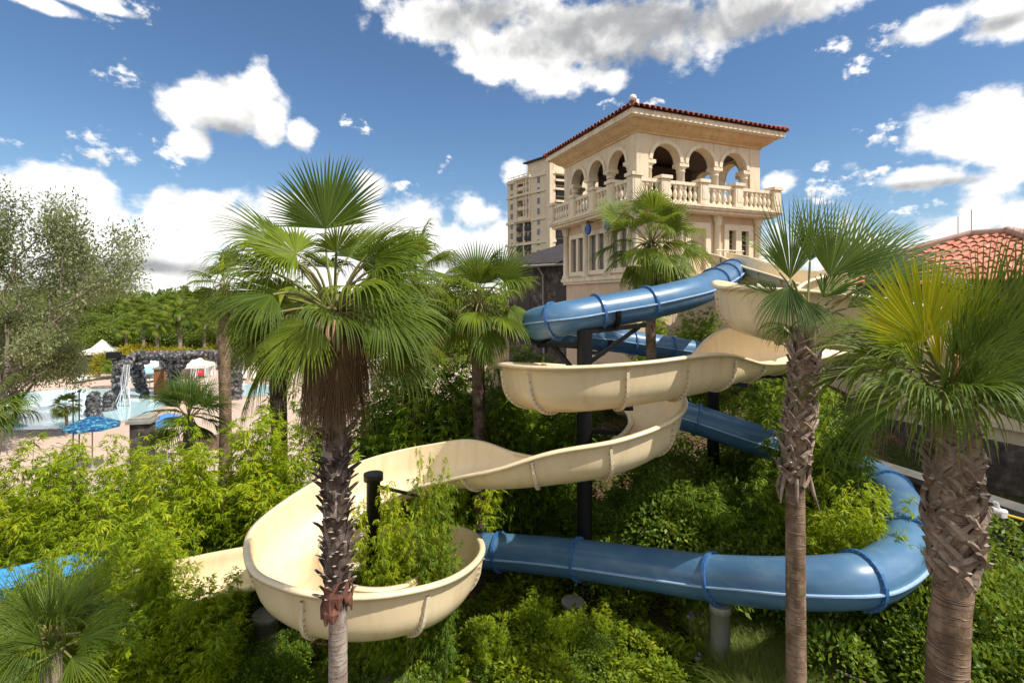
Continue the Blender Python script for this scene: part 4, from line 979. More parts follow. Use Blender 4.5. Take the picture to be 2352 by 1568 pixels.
# 4. mid-distance palms --------------------------------------------------------------------------------
def small_palm(label, u, vc, d, R_, plen, n, seed, tr=.15, mat='fan', vb=None, tm='trunk_grey', sk=0, heroes=(), elo=-45, ehi=80, nseg=30, name='fan_palm', dro=1.4, group=None, bts=True, spread=1.4, split=.44):
    C = P(u, vc, d); zb = height(C.x, d) - .1
    pm = thing(name, label, 'palm', (C.x, d, zb), group)
    trunk(pm, [(C.x, d, zb), (C.x + .03, d, zb + (C.z - zb) * .4), (C.x - .02, d, zb + (C.z - zb) * .8), C], [tr * 1.25, tr, tr * 1.05, tr * .8], M[tm], 12)
    for i, (Hh, a, nn, r_, sp, dr, ns) in enumerate(heroes): frond(pm, C, Hh, a, nn, r_, M[mat], seed * 50 + i, ns, sp, split, dr, .1, .012)
    crown_random(pm, C, n, R_, plen, M[mat], seed, elo, ehi, nseg=nseg, spread=spread, split=split, droop=dro)
    if bts: boots(pm, lambda z: Vector((C.x, d, z)), C.z - 1.3, C.z - .2, tr * .95, [M['boot_dark'], M['boot']], seed, 8, 6, .24, .12, .6, .6)
    if sk: skirt(pm, C, sk, R_ * 1.0, seed, tr * .7, (.15, .7), spread=.6)
    return pm
small_palm('fan palm left of the upper blue tube with brown skirt under its bright crown', 1100, 700, 12.5, 1.0, .75, 26, 21, .15, tm='trunk_dark', sk=9, heroes=[(P(1095, 640, 12.3), (-.05, .1, 1), (0, -1, .1), 1.0, 1.5, .1, 36), (P(1150, 640, 12.2), (.6, -.1, .75), (-.3, -.9, .3), 1.0, 1.5, .15, 34), (P(1110, 790, 12.0), (.1, -.35, -.9), (0, -1, -.2), .75, .8, .1, 24)])
small_palm('fan palm growing right against the tower behind the top blue tube', 1495, 560, 15.2, 1.0, .95, 36, 22, .15, elo=-60, ehi=85, tm='trunk_brown', heroes=[(P(1490, 480, 15.0), (-.1, 0, 1), (0, -1, .1), .85, 1.5, .1, 34), (P(1420, 500, 15.0), (-.7, 0, .6), (.4, -.8, .4), .95, 1.5, .2, 34), (P(1530, 520, 14.6), (.5, -.3, .6), (-.2, -.9, .3), .9, 1.6, .2, 34)])
small_palm('dark fan palm just behind the big skirted palm on its right', 955, 655, 13.4, 1.15, .9, 26, 23, .16, tm='trunk_dark', sk=8, heroes=[(P(935, 595, 13.3), (-.05, 0, 1), (0, -1, 0), .75, 1.3, .1, 30)])
small_palm('grey-trunked fan palm behind the big skirted palm on its left', 640, 740, 13.5, 1.05, .75, 24, 24, .2, tm='trunk_dark', sk=16, dro=1.2)
pL = small_palm('slim bare-trunked palm by the pool deck left of the big skirted palm', 516, 655, 17.5, 1.0, .6, 16, 25, .19, tm='trunk_brown', bts=False, dro=1.2)
frond(pL, P(512, 640, 17.3), P(512, 590, 17.0), (0, -.2, -1), (0, -1, 0), .6, M['fan_yellow'], 991, 16, .35, .4, .2, .1, .02, name='dead_frond')
small_palm('young fan palm in front of the pool deck with fronds from low down', 434, 958, 15.5, 1.0, .6, 20, 26, .13, mat='sabal', elo=-35, ehi=80, nseg=30, bts=False, name='young_palm', dro=.6, spread=1.3, split=.45, heroes=[(P(462, 935, 15.3), (.45, 0, .9), (0, -1, .1), 1.05, .9, .1, 30), (P(412, 935, 15.2), (-.5, 0, .85), (0, -1, .2), 1.0, .9, .1, 30), (P(438, 930, 15.4), (.0, 0, 1), (0, -1, .2), .95, .8, .1, 28)])
small_palm('low green palm at the left edge above the bamboo', -25, 950, 14.0, .85, .6, 16, 27, .12, mat='sabal', elo=-10, ehi=70, name='young_palm', bts=False)
# spiky palm in the left foreground
D = 6.0; C = P(118, 1470, D)
pm = thing('young_palm', 'spiky trunkless palm in the bottom left foreground', 'palm', (C.x, D, height(C.x, D)))
mb = MB(); mb.tube([(C.x, D, height(C.x, D) - .1), C], [.13, .1], 10); mb.build('trunk', M['boot'], pm)
hs = [(P(115, 1420, 5.9), (-.05, 0, 1), (0, -1, .1), .80, .62, .05, 24), (P(85, 1430, 5.8), (-.40, -.1, .9), (.2, -.9, .3), .82, .6, .06, 24), (P(155, 1430, 5.9), (.50, -.1, .85), (-.2, -.9, .4), .80, .6, .08, 24), (P(135, 1440, 5.7), (.2, -.2, .95), (0, -1, .2), .7, .6, .06, 24),
      (P(70, 1480, 5.7), (-.85, -.2, .45), (0, -.7, .7), .75, .7, .25, 24), (P(180, 1470, 5.7), (.88, -.1, .45), (0, -.6, .8), .80, .7, .3, 24), (P(165, 1510, 5.5), (.75, -.4, -.1), (.1, -.8, .6), .75, .8, .5, 24), (P(85, 1520, 5.5), (-.6, -.4, -.1), (0, -.8, .6), .7, .8, .5, 24), (P(120, 1490, 5.4), (.05, -.6, .55), (0, -.6, .8), .65, .7, .3, 24), (P(150, 1480, 5.5), (.45, -.5, .6), (0, -.7, .7), .7, .6, .2, 24), (P(95, 1470, 5.5), (-.4, -.5, .7), (0, -.7, .7), .7, .6, .2, 24)]
for i, (Hh, a, n, R_, sp, dr, ns) in enumerate(hs): frond(pm, C, Hh, a, n, R_, M['sabal'], 3900 + i, ns, sp, .25, dr, .35, .010, 1.1)
crown_random(pm, C, 26, .80, .3, M['sabal'], 31, 5, 78, nseg=24, spread=.65, split=.25, droop=.3, wf=1.1, cup=.35)
# ------------------------------------------------------------------ bamboo clumps (four forms, copied)
def bamboo_form(seed, n_culm=13, h=4.0, spread=1.0, nleaf=7, mat='bamboo', llen=.185):
    rg = np.random.default_rng(seed); mb = MB(); P_, D_, N_, L_, W_, R_ = [], [], [], [], [], []
    for c in range(n_culm):
        an = rg.uniform(0, 2 * PI); r0 = spread * .45 * math.sqrt(rg.uniform(0, 1)); hh = h * rg.uniform(.6, 1.0); lean = rg.uniform(.12, .5) * spread
        dh = np.array([math.cos(an), math.sin(an), 0]); pts = []
        for k in range(9):
            t = k / 8; pts.append(dh * (r0 + lean * t ** 2.2 * 1.2) + np.array([0, 0, hh * (t - .10 * t ** 3)]))
        mb.tube(pts, [.014 * (1 - .85 * k / 8) for k in range(9)], 4)
        nodes = int(hh * 8)
        for q in range(nodes):
            t = .16 + .84 * (q + rg.uniform(0, 1)) / nodes; i = min(7, int(t * 8)); f = t * 8 - i; p = np.array(pts[i]) * (1 - f) + np.array(pts[i + 1]) * f
            for b in range(3):
                a2 = rg.uniform(0, 2 * PI); el = rg.uniform(-.1, .9); bd = np.array([math.cos(a2) * math.cos(el), math.sin(a2) * math.cos(el), math.sin(el)])
                bl = rg.uniform(.12, .45) * (1.15 - .6 * t); tip = p + bd * bl; tip[2] -= bl * .15; rr = rg.uniform(0, 1)
                for l in range(nleaf):
                    s = rg.uniform(.45, 1.05); a3 = rg.normal(0, .8); e3 = rg.normal(-.35, .35)
                    ca, sa = math.cos(a3), math.sin(a3); ld = np.array([bd[0] * ca - bd[1] * sa, bd[0] * sa + bd[1] * ca, 0]); ld /= np.linalg.norm(ld) + 1e-6; ld = ld * math.cos(e3) + np.array([0, 0, math.sin(e3)])
                    P_.append(p + (tip - p) * s); D_.append(ld); N_.append([rg.normal(0, .35), rg.normal(0, .35), 1]); L_.append(llen * rg.uniform(.6, 1.25)); W_.append(.027 * rg.uniform(.7, 1.3)); R_.append(min(1, max(0, rr * .7 + .3 * t + rg.normal(0, .12))))
    V, Q, r_ = leaf_geo(P_, D_, N_, L_, W_, np.array(R_))
    return mb, np_mesh('foliage', V, Q, r_)
def proto(name, mb, fol, mat, stem='culm', smat='culm'):
    t_ = thing(name, None, None, (0, 0, 0))
    mb.build(stem, M[smat], t_); f = link_mesh('foliage', fol, M[mat], t_); return t_
BF = []
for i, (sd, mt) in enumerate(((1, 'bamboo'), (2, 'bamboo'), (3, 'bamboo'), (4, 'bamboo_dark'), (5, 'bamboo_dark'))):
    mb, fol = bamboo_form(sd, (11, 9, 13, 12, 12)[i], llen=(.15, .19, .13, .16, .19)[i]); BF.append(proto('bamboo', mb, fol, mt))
used = set(); vr = random.Random(77)
def place(protos, k, x, y, top, label, group, cat, width=1.0, base_h=4.0, name=None, zb=None):
    z = (height(x, y) if zb is None else zb) - .05; src = protos[k]
    o = src if src.name not in used else copy_tree(src); used.add(src.name)
    o.location = (x, y, z); s = max(.25, (top - z) / base_h); o.scale = (width * (.55 + .45 * s), width * (.55 + .45 * s), s); o.rotation_euler = (0, 0, vr.uniform(0, 6.28))
    ORG[o.name] = Vector((0, 0, 0)); tag(o, label, cat, group); return o
def bam(rows, label, group, ks, width=1.0):
    for i, (u, v, d) in enumerate(rows):
        p = P(u, v, d); place(BF, ks[i % len(ks)], p.x, d, p.z, label, group, 'bamboo', width * vr.uniform(.9, 1.15), 3.45)
bam([(40, 1000, 14.6), (130, 1030, 14.0), (215, 1010, 14.4), (285, 1030, 13.0), (350, 1035, 12.0), (430, 1010, 11.6), (505, 965, 11.8), (575, 935, 12.3), (645, 945, 12.0), (705, 975, 11.4), (-30, 1040, 14.2)], 'bright yellow-green bamboo clump in the back row of the left hedge below the pool deck', 'bamboo hedge back row', (0, 1, 2), 1.15)
bam([(90, 1120, 13.6), (190, 1130, 13.6), (310, 1090, 9.9), (400, 1110, 11.3), (500, 1095, 11.7), (585, 1085, 11.6), (655, 1090, 11.2)], 'leafy bamboo clump in the middle of the left hedge', 'bamboo hedge middle row', (1, 0, 2, 1), 1.1)
bam([(300, 1215, 8.6), (365, 1190, 8.8), (420, 1270, 8.9), (470, 1330, 11.2), (490, 1330, 9.0)], 'green bamboo clump at the front of the left hedge before the bright blue trough', 'bamboo hedge front row', (1, 2, 0), .95)
bam([(350, 1400, 7.8), (420, 1430, 7.9), (300, 1440, 7.4), (235, 1390, 7.6), (480, 1450, 8.2)], 'low bamboo clump at the bottom left beside the spiky palm', 'low bamboo by the spiky palm', (2, 1, 0), .9)
bam([(878, 1150, 9.1), (930, 1110, 9.2), (985, 1110, 9.1), (955, 1200, 8.8), (900, 1230, 8.75), (1005, 1190, 8.95), (858, 1135, 8.75)], 'bamboo clump growing up through the middle of the yellow bowl', 'bamboo inside the bowl', (2, 0, 3), .55)
bam([(1000, 1030, 9.35)], 'thin tall bamboo shoot rising highest out of the yellow bowl', 'bamboo inside the bowl', (1,), .3)
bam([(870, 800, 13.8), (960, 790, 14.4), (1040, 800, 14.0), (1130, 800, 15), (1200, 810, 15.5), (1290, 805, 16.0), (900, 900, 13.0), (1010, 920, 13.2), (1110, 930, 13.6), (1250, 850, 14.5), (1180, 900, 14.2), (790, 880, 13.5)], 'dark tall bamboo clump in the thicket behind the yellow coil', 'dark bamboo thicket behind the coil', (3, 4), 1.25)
bam([(850, 1010, 12.3), (930, 1000, 12.6), (1010, 1005, 12.4), (1070, 1010, 12.7)], 'sunlit bamboo clump just behind the far rim of the yellow bowl', 'bamboo behind the bowl rim', (0, 3, 1), 1.0)
bam([(1390, 850, 19), (1470, 850, 20), (1550, 860, 21.5), (1590, 735, 21.5), (1640, 750, 21), (1545, 715, 18.7), (1600, 715, 19.2), (1490, 725, 18.6)], 'green bamboo clump beneath the tower behind the middle blue tube', 'bamboo at the tower foot', (3, 0, 4), 1.2)
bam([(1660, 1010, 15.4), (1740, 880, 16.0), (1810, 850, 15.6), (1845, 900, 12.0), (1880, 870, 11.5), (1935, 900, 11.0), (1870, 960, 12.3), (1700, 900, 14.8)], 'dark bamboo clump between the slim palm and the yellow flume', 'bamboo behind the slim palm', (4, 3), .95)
bam([(1930, 1100, 9.9), (1985, 1110, 9.3), (2035, 1130, 9.05), (1890, 1130, 10.0), (1880, 1200, 9.6), (2060, 1190, 8.85)], 'bright bamboo clump inside the bend of the front blue tube', 'bamboo inside the blue bend', (0, 2, 1), .75)
bam([(60, 1240, 8.8), (150, 1250, 9.0), (15, 1270, 8.6), (215, 1240, 9.2), (105, 1290, 8.3)], 'small bright bamboo sprig standing before the bright blue trough', 'bamboo sprigs by the blue trough', (0, 2), .55)
bam([(1235, 1340, 10.0), (1300, 1400, 9.6), (1400, 1390, 9.8), (1130, 1430, 9.0)], 'small bamboo sprig among the low plants below the blue tube', 'bamboo sprigs on the front bank', (0, 1), .5)
bam([(1700, 1090, 11.2), (1770, 1080, 11.0), (1640, 1110, 11.5), (1580, 1130, 11.9), (1820, 1110, 10.8)], 'dark green bamboo clump between the two lower blue tubes', 'bamboo between the lower blue tubes', (4, 3), .9)

# ------------------------------------------------------------------ rounded shrubs
def shrub_form(seed, n=8500, llen=.058, lw=.028, r=1.0):
    rg = np.random.default_rng(seed); mb = MB(); pos, dr = [], []
    lobes = [(np.array([rg.normal(0, .42), rg.normal(0, .42), rg.uniform(.25, .8)]), rg.uniform(.28, .5)) for _ in range(13)]
    for c, rr in lobes:
        mb.tube([np.array([0, 0, 0]), c * np.array([.5, .5, .6]), c], [.03, .018, .008], 4)
    for i in range(n):
        c, rr = lobes[rg.integers(len(lobes))]; v = nrmz(rg.normal(0, 1, 3)); v[2] = abs(v[2]) * .9 - .15
        p = c + v * rr * rg.uniform(.55, 1.05) ** .6
        if p[2] < .02: p[2] = rg.uniform(.02, .2)
        pos.append(p); dr.append(nrmz(v + rg.normal(0, .55, 3)))
    nn = rg.normal(0, .5, (n, 3)) + np.array([0, 0, 1]); rn = np.clip(rg.normal(.45, .25, n), 0, 1)
    V, Q, r_ = leaf_geo(pos, dr, nn, llen * rg.uniform(.6, 1.3, n), lw * rg.uniform(.7, 1.3, n), rn)
    return mb, np_mesh('foliage', V, Q, r_)
SF = []
for i, mt in enumerate(('shrub', 'shrub', 'cover', 'bamboo_dark')):
    mb, fol = shrub_form(20 + i, *((8500, .058, .028) if i != 2 else (3600, .135, .055))); SF.append(proto('shrub', mb, fol, mt, 'stem', 'bark'))
def shr(rows, label, group, ks, width=1.0):
    for i, (u, v, d) in enumerate(rows):
        p = P(u, v, d); place(SF, ks[i % len(ks)], p.x, d, p.z, label, group, 'shrub', width * vr.uniform(.9, 1.2), 1.15)
shr([(2310, 1225, 8.2), (2360, 1250, 7.9), (2310, 1330, 7.6), (2370, 1380, 7.3), (2345, 1450, 7.0), (2390, 1500, 6.6)], 'glossy green shrub at the right edge beside the stout palm', 'shrubs beside the stout palm', (0, 1), 1.0)
shr([(1470, 1130, 13), (1540, 1080, 13.2), (1600, 1020, 13.9), (1680, 1050, 12.8), (1440, 1180, 12.6), (1520, 1190, 12.2), (1610, 1180, 11.7), (1700, 1180, 11.2), (1780, 1190, 10.8), (1330, 1190, 13.3), (1250, 1200, 13.8), (1390, 1130, 14)], 'deep green shrub in the shade behind the front blue tube', 'shrubs behind the front blue tube', (0, 3, 1), 1.15)
shr([(1250, 1420, 9.8), (1370, 1420, 9.7), (1270, 1500, 8.8), (1140, 1460, 9.3), (1180, 1530, 8.6), (1450, 1470, 9.2), (1520, 1540, 8.6)], 'low sunlit shrub on the lawn bank below the blue tube', 'low shrubs on the front bank', (2, 0, 2), .85)
shr([(640, 1500, 8.5), (560, 1480, 8.8), (700, 1530, 8.2), (820, 1540, 8.3), (540, 1540, 8.0), (930, 1530, 8.5)], 'shaded low shrub in front of the yellow bowl', 'low shrubs in front of the bowl', (3, 1), .8)
# ------------------------------------------------------------------ philodendrons / ferns on the bank
def fern_form(seed):
    rg = np.random.default_rng(seed); Ps, Ds, Ns, Ls, Ws, Rs = [], [], [], [], [], []; mb = MB()
    for f in range(13):
        az = f * 2.4 + rg.uniform(-.2, .2); e = rg.uniform(.35, 1.1); L = rg.uniform(.55, .85); dh = np.array([math.cos(az), math.sin(az), 0]); pts = []; p = np.zeros(3); el = e
        for k in range(9):
            pts.append(p.copy()); p = p + (dh * math.cos(el) + np.array([0, 0, math.sin(el)])) * L / 8; el -= .17
        mb.tube(pts, [.010 * (1 - k / 9) + .002 for k in range(9)], 4); sd = np.array([-dh[1], dh[0], 0]); tone = rg.uniform(.3, 1)
        for k in range(2, 9):
            for s in (-1, 1):
                for j in (0, .5):
                    t = (k + j) / 9; ll = .27 * math.sin(PI * min(1, t * .9 + .12)) + .04; q = min(8, k); pp = pts[q] if j == 0 or q == 8 else (pts[q] + pts[q + 1]) / 2
                    Ps.append(pp); Ds.append(sd * s + dh * .55 + np.array([0, 0, .12])); Ns.append([0, 0, 1]); Ls.append(ll); Ws.append(.05); Rs.append(tone)
    V, Q, r_ = leaf_geo(Ps, Ds, Ns, Ls, Ws, np.array(Rs)); return mb, np_mesh('foliage', V, Q, r_)
FF = []
for i in range(2):
    mb, fol = fern_form(40 + i); FF.append(proto('fern', mb, fol, 'bamboo' if i == 0 else 'cover', 'stem', 'petiole'))
for rows, lab, grp, ks in (([(1170, 1395, 9.6), (1235, 1370, 9.9), (1110, 1450, 9.0), (1290, 1390, 9.6), (1220, 1450, 9.0), (1330, 1440, 9.2), (1270, 1500, 8.7), (1160, 1500, 8.6), (1380, 1450, 9.3)], 'yellow-green fern on the bank right of the bowl', 'ferns right of the bowl', (0,)),
                           ([(1440, 1520, 8.7), (1490, 1535, 8.5), (1390, 1500, 9.0), (1560, 1520, 8.7)], 'spreading fern at the bottom centre left of the concrete post', 'ferns by the concrete post', (1, 0)),
                           ([(1880, 1400, 8.9), (1930, 1420, 8.6)], 'dark fern in the grass between the two right palms', 'ferns between the right palms', (1,))):
    for i, (u, v, d) in enumerate(rows):
        p = P(u, v, d); place(FF, ks[i % len(ks)], p.x, d, p.z, lab, grp, 'fern', 1.0, .7)
# ------------------------------------------------------------------ ground cover and long grass (uncountable)
def in_poly(x, y, poly):
    c = False; n = len(poly)
    for i in range(n):
        x1, y1 = poly[i]; x2, y2 = poly[(i + 1) % n]
        if (y1 > y) != (y2 > y) and x < (x2 - x1) * (y - y1) / (y2 - y1) + x1: c = not c
    return c
def scatter_cover(name, label, mat, seed, n, region, llen, lw, hmax, dens):
    rg = np.random.default_rng(seed); Ps, Ds, Ns, Ls, Ws, Rs = [], [], [], [], [], []; x0, x1, y0, y1 = region; k = 0
    while len(Ps) < n and k < n * 6:
        k += 1; x = rg.uniform(x0, x1); y = rg.uniform(y0, y1)
        dn = mnoise.noise(Vector((x * .9, y * .9, seed))) + .6 * mnoise.noise(Vector((x * 2.7, y * 2.7, seed + 4)))
        if dn < dens + rg.uniform(-.12, .12): continue
        top = hmax * (.25 + min(1, max(0, dn - dens) * 1.3)); tone = .5 + .5 * mnoise.noise(Vector((x * 3.1, y * 3.1, 2.2)))
        z = height(x, y) + top * math.sqrt(rg.uniform(.02, 1)); a = rg.uniform(0, 6.28); e = rg.uniform(-.5, .7)
        Ps.append([x, y, z]); Ds.append([math.cos(a) * math.cos(e), math.sin(a) * math.cos(e), math.sin(e)]); Ns.append([rg.normal(0, .4), rg.normal(0, .4), 1]); Ls.append(llen * rg.uniform(.6, 1.4)); Ws.append(lw * rg.uniform(.7, 1.3)); Rs.append(min(1, max(0, tone * .8 + rg.normal(.05, .15))))
    V, Q, r_ = leaf_geo(Ps, Ds, Ns, Ls, Ws, np.array(Rs)); o = link_mesh(name, np_mesh(name, V, Q, r_), M[mat]); return tag(o, label, 'plants', None, 'stuff')
scatter_cover('ground_cover', 'low leafy ground cover on the planted bank between the slides', 'cover', 3, 46000, (-9, 9.5, 5.6, 12.5), .125, .05, .45, -.1)
scatter_cover('shade_cover', 'dark ivy-like ground cover in the shade behind the slides', 'shrub', 5, 30000, (-4, 11, 12, 22), .10, .05, .5, -.3)
def grass(name, label, seed, n, region, hmin, hmax, dens):
    rg = np.random.default_rng(seed); x0, x1, y0, y1 = region; V, Q, R_ = [], [], []; k = 0; b = 0
    while b < n * 8 and k < n * 5:
        k += 1; x = rg.uniform(x0, x1); y = rg.uniform(y0, y1)
        dn = mnoise.noise(Vector((x * 1.3, y * 1.3, seed)))
        if dn < dens + rg.uniform(-.2, .2): continue
        a = rg.uniform(0, 6.28); h = rg.uniform(hmin, hmax); bend = rg.uniform(.2, .9) * h; w = rg.uniform(.004, .008); dx, dy = math.cos(a), math.sin(a); z = height(x, y) - .02
        for t in (0, .4, .75, 1.0):
            cx_ = x + dx * bend * t ** 2; cy_ = y + dy * bend * t ** 2; cz = z + h * (t - .25 * t ** 3); ww = w * (1 - .9 * t)
            V += [[cx_ - dy * ww, cy_ + dx * ww, cz], [cx_ + dy * ww, cy_ - dx * ww, cz]]
        for q in range(3): Q.append([b + 2 * q, b + 2 * q + 1, b + 2 * q + 3, b + 2 * q + 2])
        R_ += [rg.uniform(0, 1)] * 8; b += 8
    o = link_mesh(name, np_mesh(name, np.array(V), np.array(Q), np.array(R_)), M['grass']); return tag(o, label, 'grass', None, 'stuff')
grass('long_grass', 'long arching grass around the right palm trunks', 6, 42000, (3.6, 9.6, 7.6, 10.4), .45, 1.15, -.35)
# purple agapanthus
def aga():
    t_ = thing('agapanthus', None, None, (0, 0, 0)); mb = MB(); mb.tube([(0, 0, 0), (.02, 0, .35), (.03, .01, .62)], .006, 5); mb.build('stalk', M['petiole'], t_)
    rg = np.random.default_rng(4); n = 30; v = rg.normal(0, 1, (n, 3)); v /= np.linalg.norm(v, axis=1)[:, None]
    V, Q, r_ = leaf_geo(v * .03 + np.array([.03, .01, .64]), v, rg.normal(0, 1, (n, 3)), np.full(n, .035), np.full(n, .018), rg.uniform(0, 1, n)); link_mesh('bloom', np_mesh('bloom', V, Q, r_), leaf_mat('lilac_petal', [(.22, .18, .48), (.42, .40, .68)], .3), t_); return t_
AF = [aga()]
for i, (u, v, d) in enumerate([(1600, 1500, 9.0), (1585, 1405, 9.8)]):
    p = P(u, v, d); place(AF, 0, p.x, d, p.z, 'lilac agapanthus bloom in the bank below the blue tube', 'agapanthus on the front bank', 'flower', 1, .66)
# ------------------------------------------------------------------ ground: one sheet to the horizon
def axis(lo, hi, st, far):
    a = list(np.arange(lo, hi + 1e-6, st)); s = st
    while a[-1] < far: s *= 1.35; a.append(a[-1] + s)
    s = st; b = []
    x = lo
    while x > -far: s *= 1.35; x -= s; b.append(x)
    return list(reversed(b)) + a
XS, YS_ = axis(-20, 20, .4, 4000), axis(-2, 30, .4, 4000)
V = [(x, y, height(x, y) if abs(x) < 400 and abs(y) < 400 else 0) for y in YS_ for x in XS]; nx = len(XS)
me = bpy.data.meshes.new('ground'); me.from_pydata(V, [], [(j * nx + i, j * nx + i + 1, (j + 1) * nx + i + 1, (j + 1) * nx + i) for j in range(len(YS_) - 1) for i in range(nx - 1)])
me.polygons.foreach_set('use_smooth', [True] * len(me.polygons)); tag(link_mesh('ground', me, M['soil']), kind='structure')
def sheet(name, poly, z, mat):
    me = bpy.data.meshes.new(name); me.from_pydata([(x, y, z) for x, y in poly], [], [tuple(range(len(poly)))]); me.update()
    if me.polygons[0].normal.z < 0: me.flip_normals()
    return tag(link_mesh(name, me, mat), kind='structure')
deck = [(-40, 20.0), (-11.5, 20.0), (-7.5, 20.2), (-3.6, 20.6), (-3.0, 24), (-3, 62), (-40, 66), (-52, 40)]
sheet('pool_deck', deck, .012, M['deck'])
def gp(u, v): p = G(u, v, 0.0); return (p.x, p.y)
pool1 = [gp(-30, 990), gp(150, 984), gp(255, 973), gp(335, 952), gp(380, 930), gp(440, 908), gp(470, 897), gp(400, 891), gp(260, 893), gp(150, 893), gp(0, 905)]
pool2 = [gp(520, 905), gp(560, 911), gp(640, 905), gp(640, 884), gp(560, 880), gp(515, 884)]
def grow(poly, m):
    cx_ = sum(p[0] for p in poly) / len(poly); cy_ = sum(p[1] for p in poly) / len(poly); out = []
    for x, y in poly:
        d = math.hypot(x - cx_, y - cy_); out.append((x + (x - cx_) / d * m, y + (y - cy_) / d * m))
    return out
sheet('pool_coping', grow(pool1, .55), .018, M['coping']); sheet('splash_pool', pool1, .026, M['water'])
sheet('pool_coping', grow(pool2, .5), .018, M['coping']); sheet('upper_pool', pool2, .026, M['water'])
# lava-rock builder: many lumpy boulders fused along a path
def ico(sub):
    import bmesh
    bm = bmesh.new(); bmesh.ops.create_icosphere(bm, subdivisions=sub, radius=1); bm.verts.index_update(); v = [tuple(x.co) for x in bm.verts]; f = [tuple(w.index for w in q.verts) for q in bm.faces]; bm.free(); return v, f
IV, IF = ico(2)
def boulder(mb, c, r, rg, sq=(1, 1, 1)):
    o = Vector((rg.uniform(0, 50), rg.uniform(0, 50), rg.uniform(0, 50)))
    mb.add([Vector(c) + Vector((v[0] * sq[0], v[1] * sq[1], v[2] * sq[2])) * r * (1 + .5 * mnoise.noise(Vector(v) * 1.6 + o) + .4 * mnoise.noise(Vector(v) * 4 + o)) for v in IV], IF, 0, False)
def pile(mb, a, b, r0, r1, rg, n):
    a = Vector(a); b = Vector(b)
    for i in range(n):
        t = i / (n - 1); r = r0 + (r1 - r0) * t; c = a.lerp(b, t)
        for q in range(4):
            an = rg.uniform(0, 6.28); boulder(mb, c + Vector((math.cos(an) * r * .5, math.sin(an) * r * .5, rg.uniform(-.1, .1))), r * rg.uniform(.55, .8), rg)
AD = 40.5
ar = thing('rock_arch', 'black lava rock waterfall arch spanning the splash pool', 'rock arch', (P(300, 900, AD).x, AD, 0))
rg = random.Random(5); mb = MB()
def A_(u, v, dd=0): return P(u, v, AD + dd)
pile(mb, (A_(285, 0).x, AD - .8, 0), A_(283, 838, -.8), .40, .52, rg, 15); pile(mb, (A_(308, 0).x, AD + 1.2, 0), A_(308, 830, 1.2), .32, .46, rg, 15)
pile(mb, (A_(397, 0).x, AD + .5, 0), A_(397, 830, .5), .36, .5, rg, 14); pile(mb, (A_(535, 0).x, AD + .5, 0), A_(535, 830, .5), .4, .55, rg, 14)
pile(mb, A_(268, 830), A_(330, 815), .3, .46, rg, 9); pile(mb, A_(330, 815), A_(400, 817), .42, .44, rg, 12); pile(mb, A_(400, 817), A_(470, 812), .44, .32, rg, 12); pile(mb, A_(470, 812), A_(540, 818), .34, .5, rg, 12)
pile(mb, A_(318, 840), A_(338, 825), .34, .3, rg, 5); pile(mb, A_(380, 838), A_(388, 830), .34, .34, rg, 3); pile(mb, A_(412, 840), A_(432, 824), .34, .28, rg, 5); pile(mb, A_(500, 826), A_(518, 838), .28, .36, rg, 5)
rk = mb.build('rock', M['lava'], ar)
mb = MB()
for k in range(15):
    u = 290 + rg.uniform(-7, 9); p = A_(u, 836, -1.7 + rg.uniform(-.2, .1)); mb.tube([p, p + Vector((rg.uniform(-.1, .1), -.25, -1.4)), Vector((p.x + rg.uniform(-.5, .6), p.y - .5, .05))], [.01, .018, .03], 4)
mb.build('waterfall', M['splash'], ar); mb = MB()
for k in range(22):
    u = rg.uniform(440, 500); p = A_(u, 826, -.3); mb.tube([p, p + Vector((.0, -.2, -1.2)), Vector((p.x, p.y - .35, .05))], [.008, .012, .02], 4)
mb.build('waterfall', M['splash'], ar)
for (u, vb, vt, w, lab) in ((214, 957, 893, .36, 'taller dark lava rock stump in the splash pool nearer the printed umbrella'), (250, 942, 891, .33, 'shorter lava rock stump in the splash pool beside the arch')):
    b = G(u, vb, 0); hgt = (vb - vt) * b.y / FPX; mb = MB(); pile(mb, b, b + Vector((0, 0, hgt - .35)), w * 1.15, w * .85, rg, 9); tag(mb.build('rock_stump', M['lava'], loc=b), lab, 'rock')
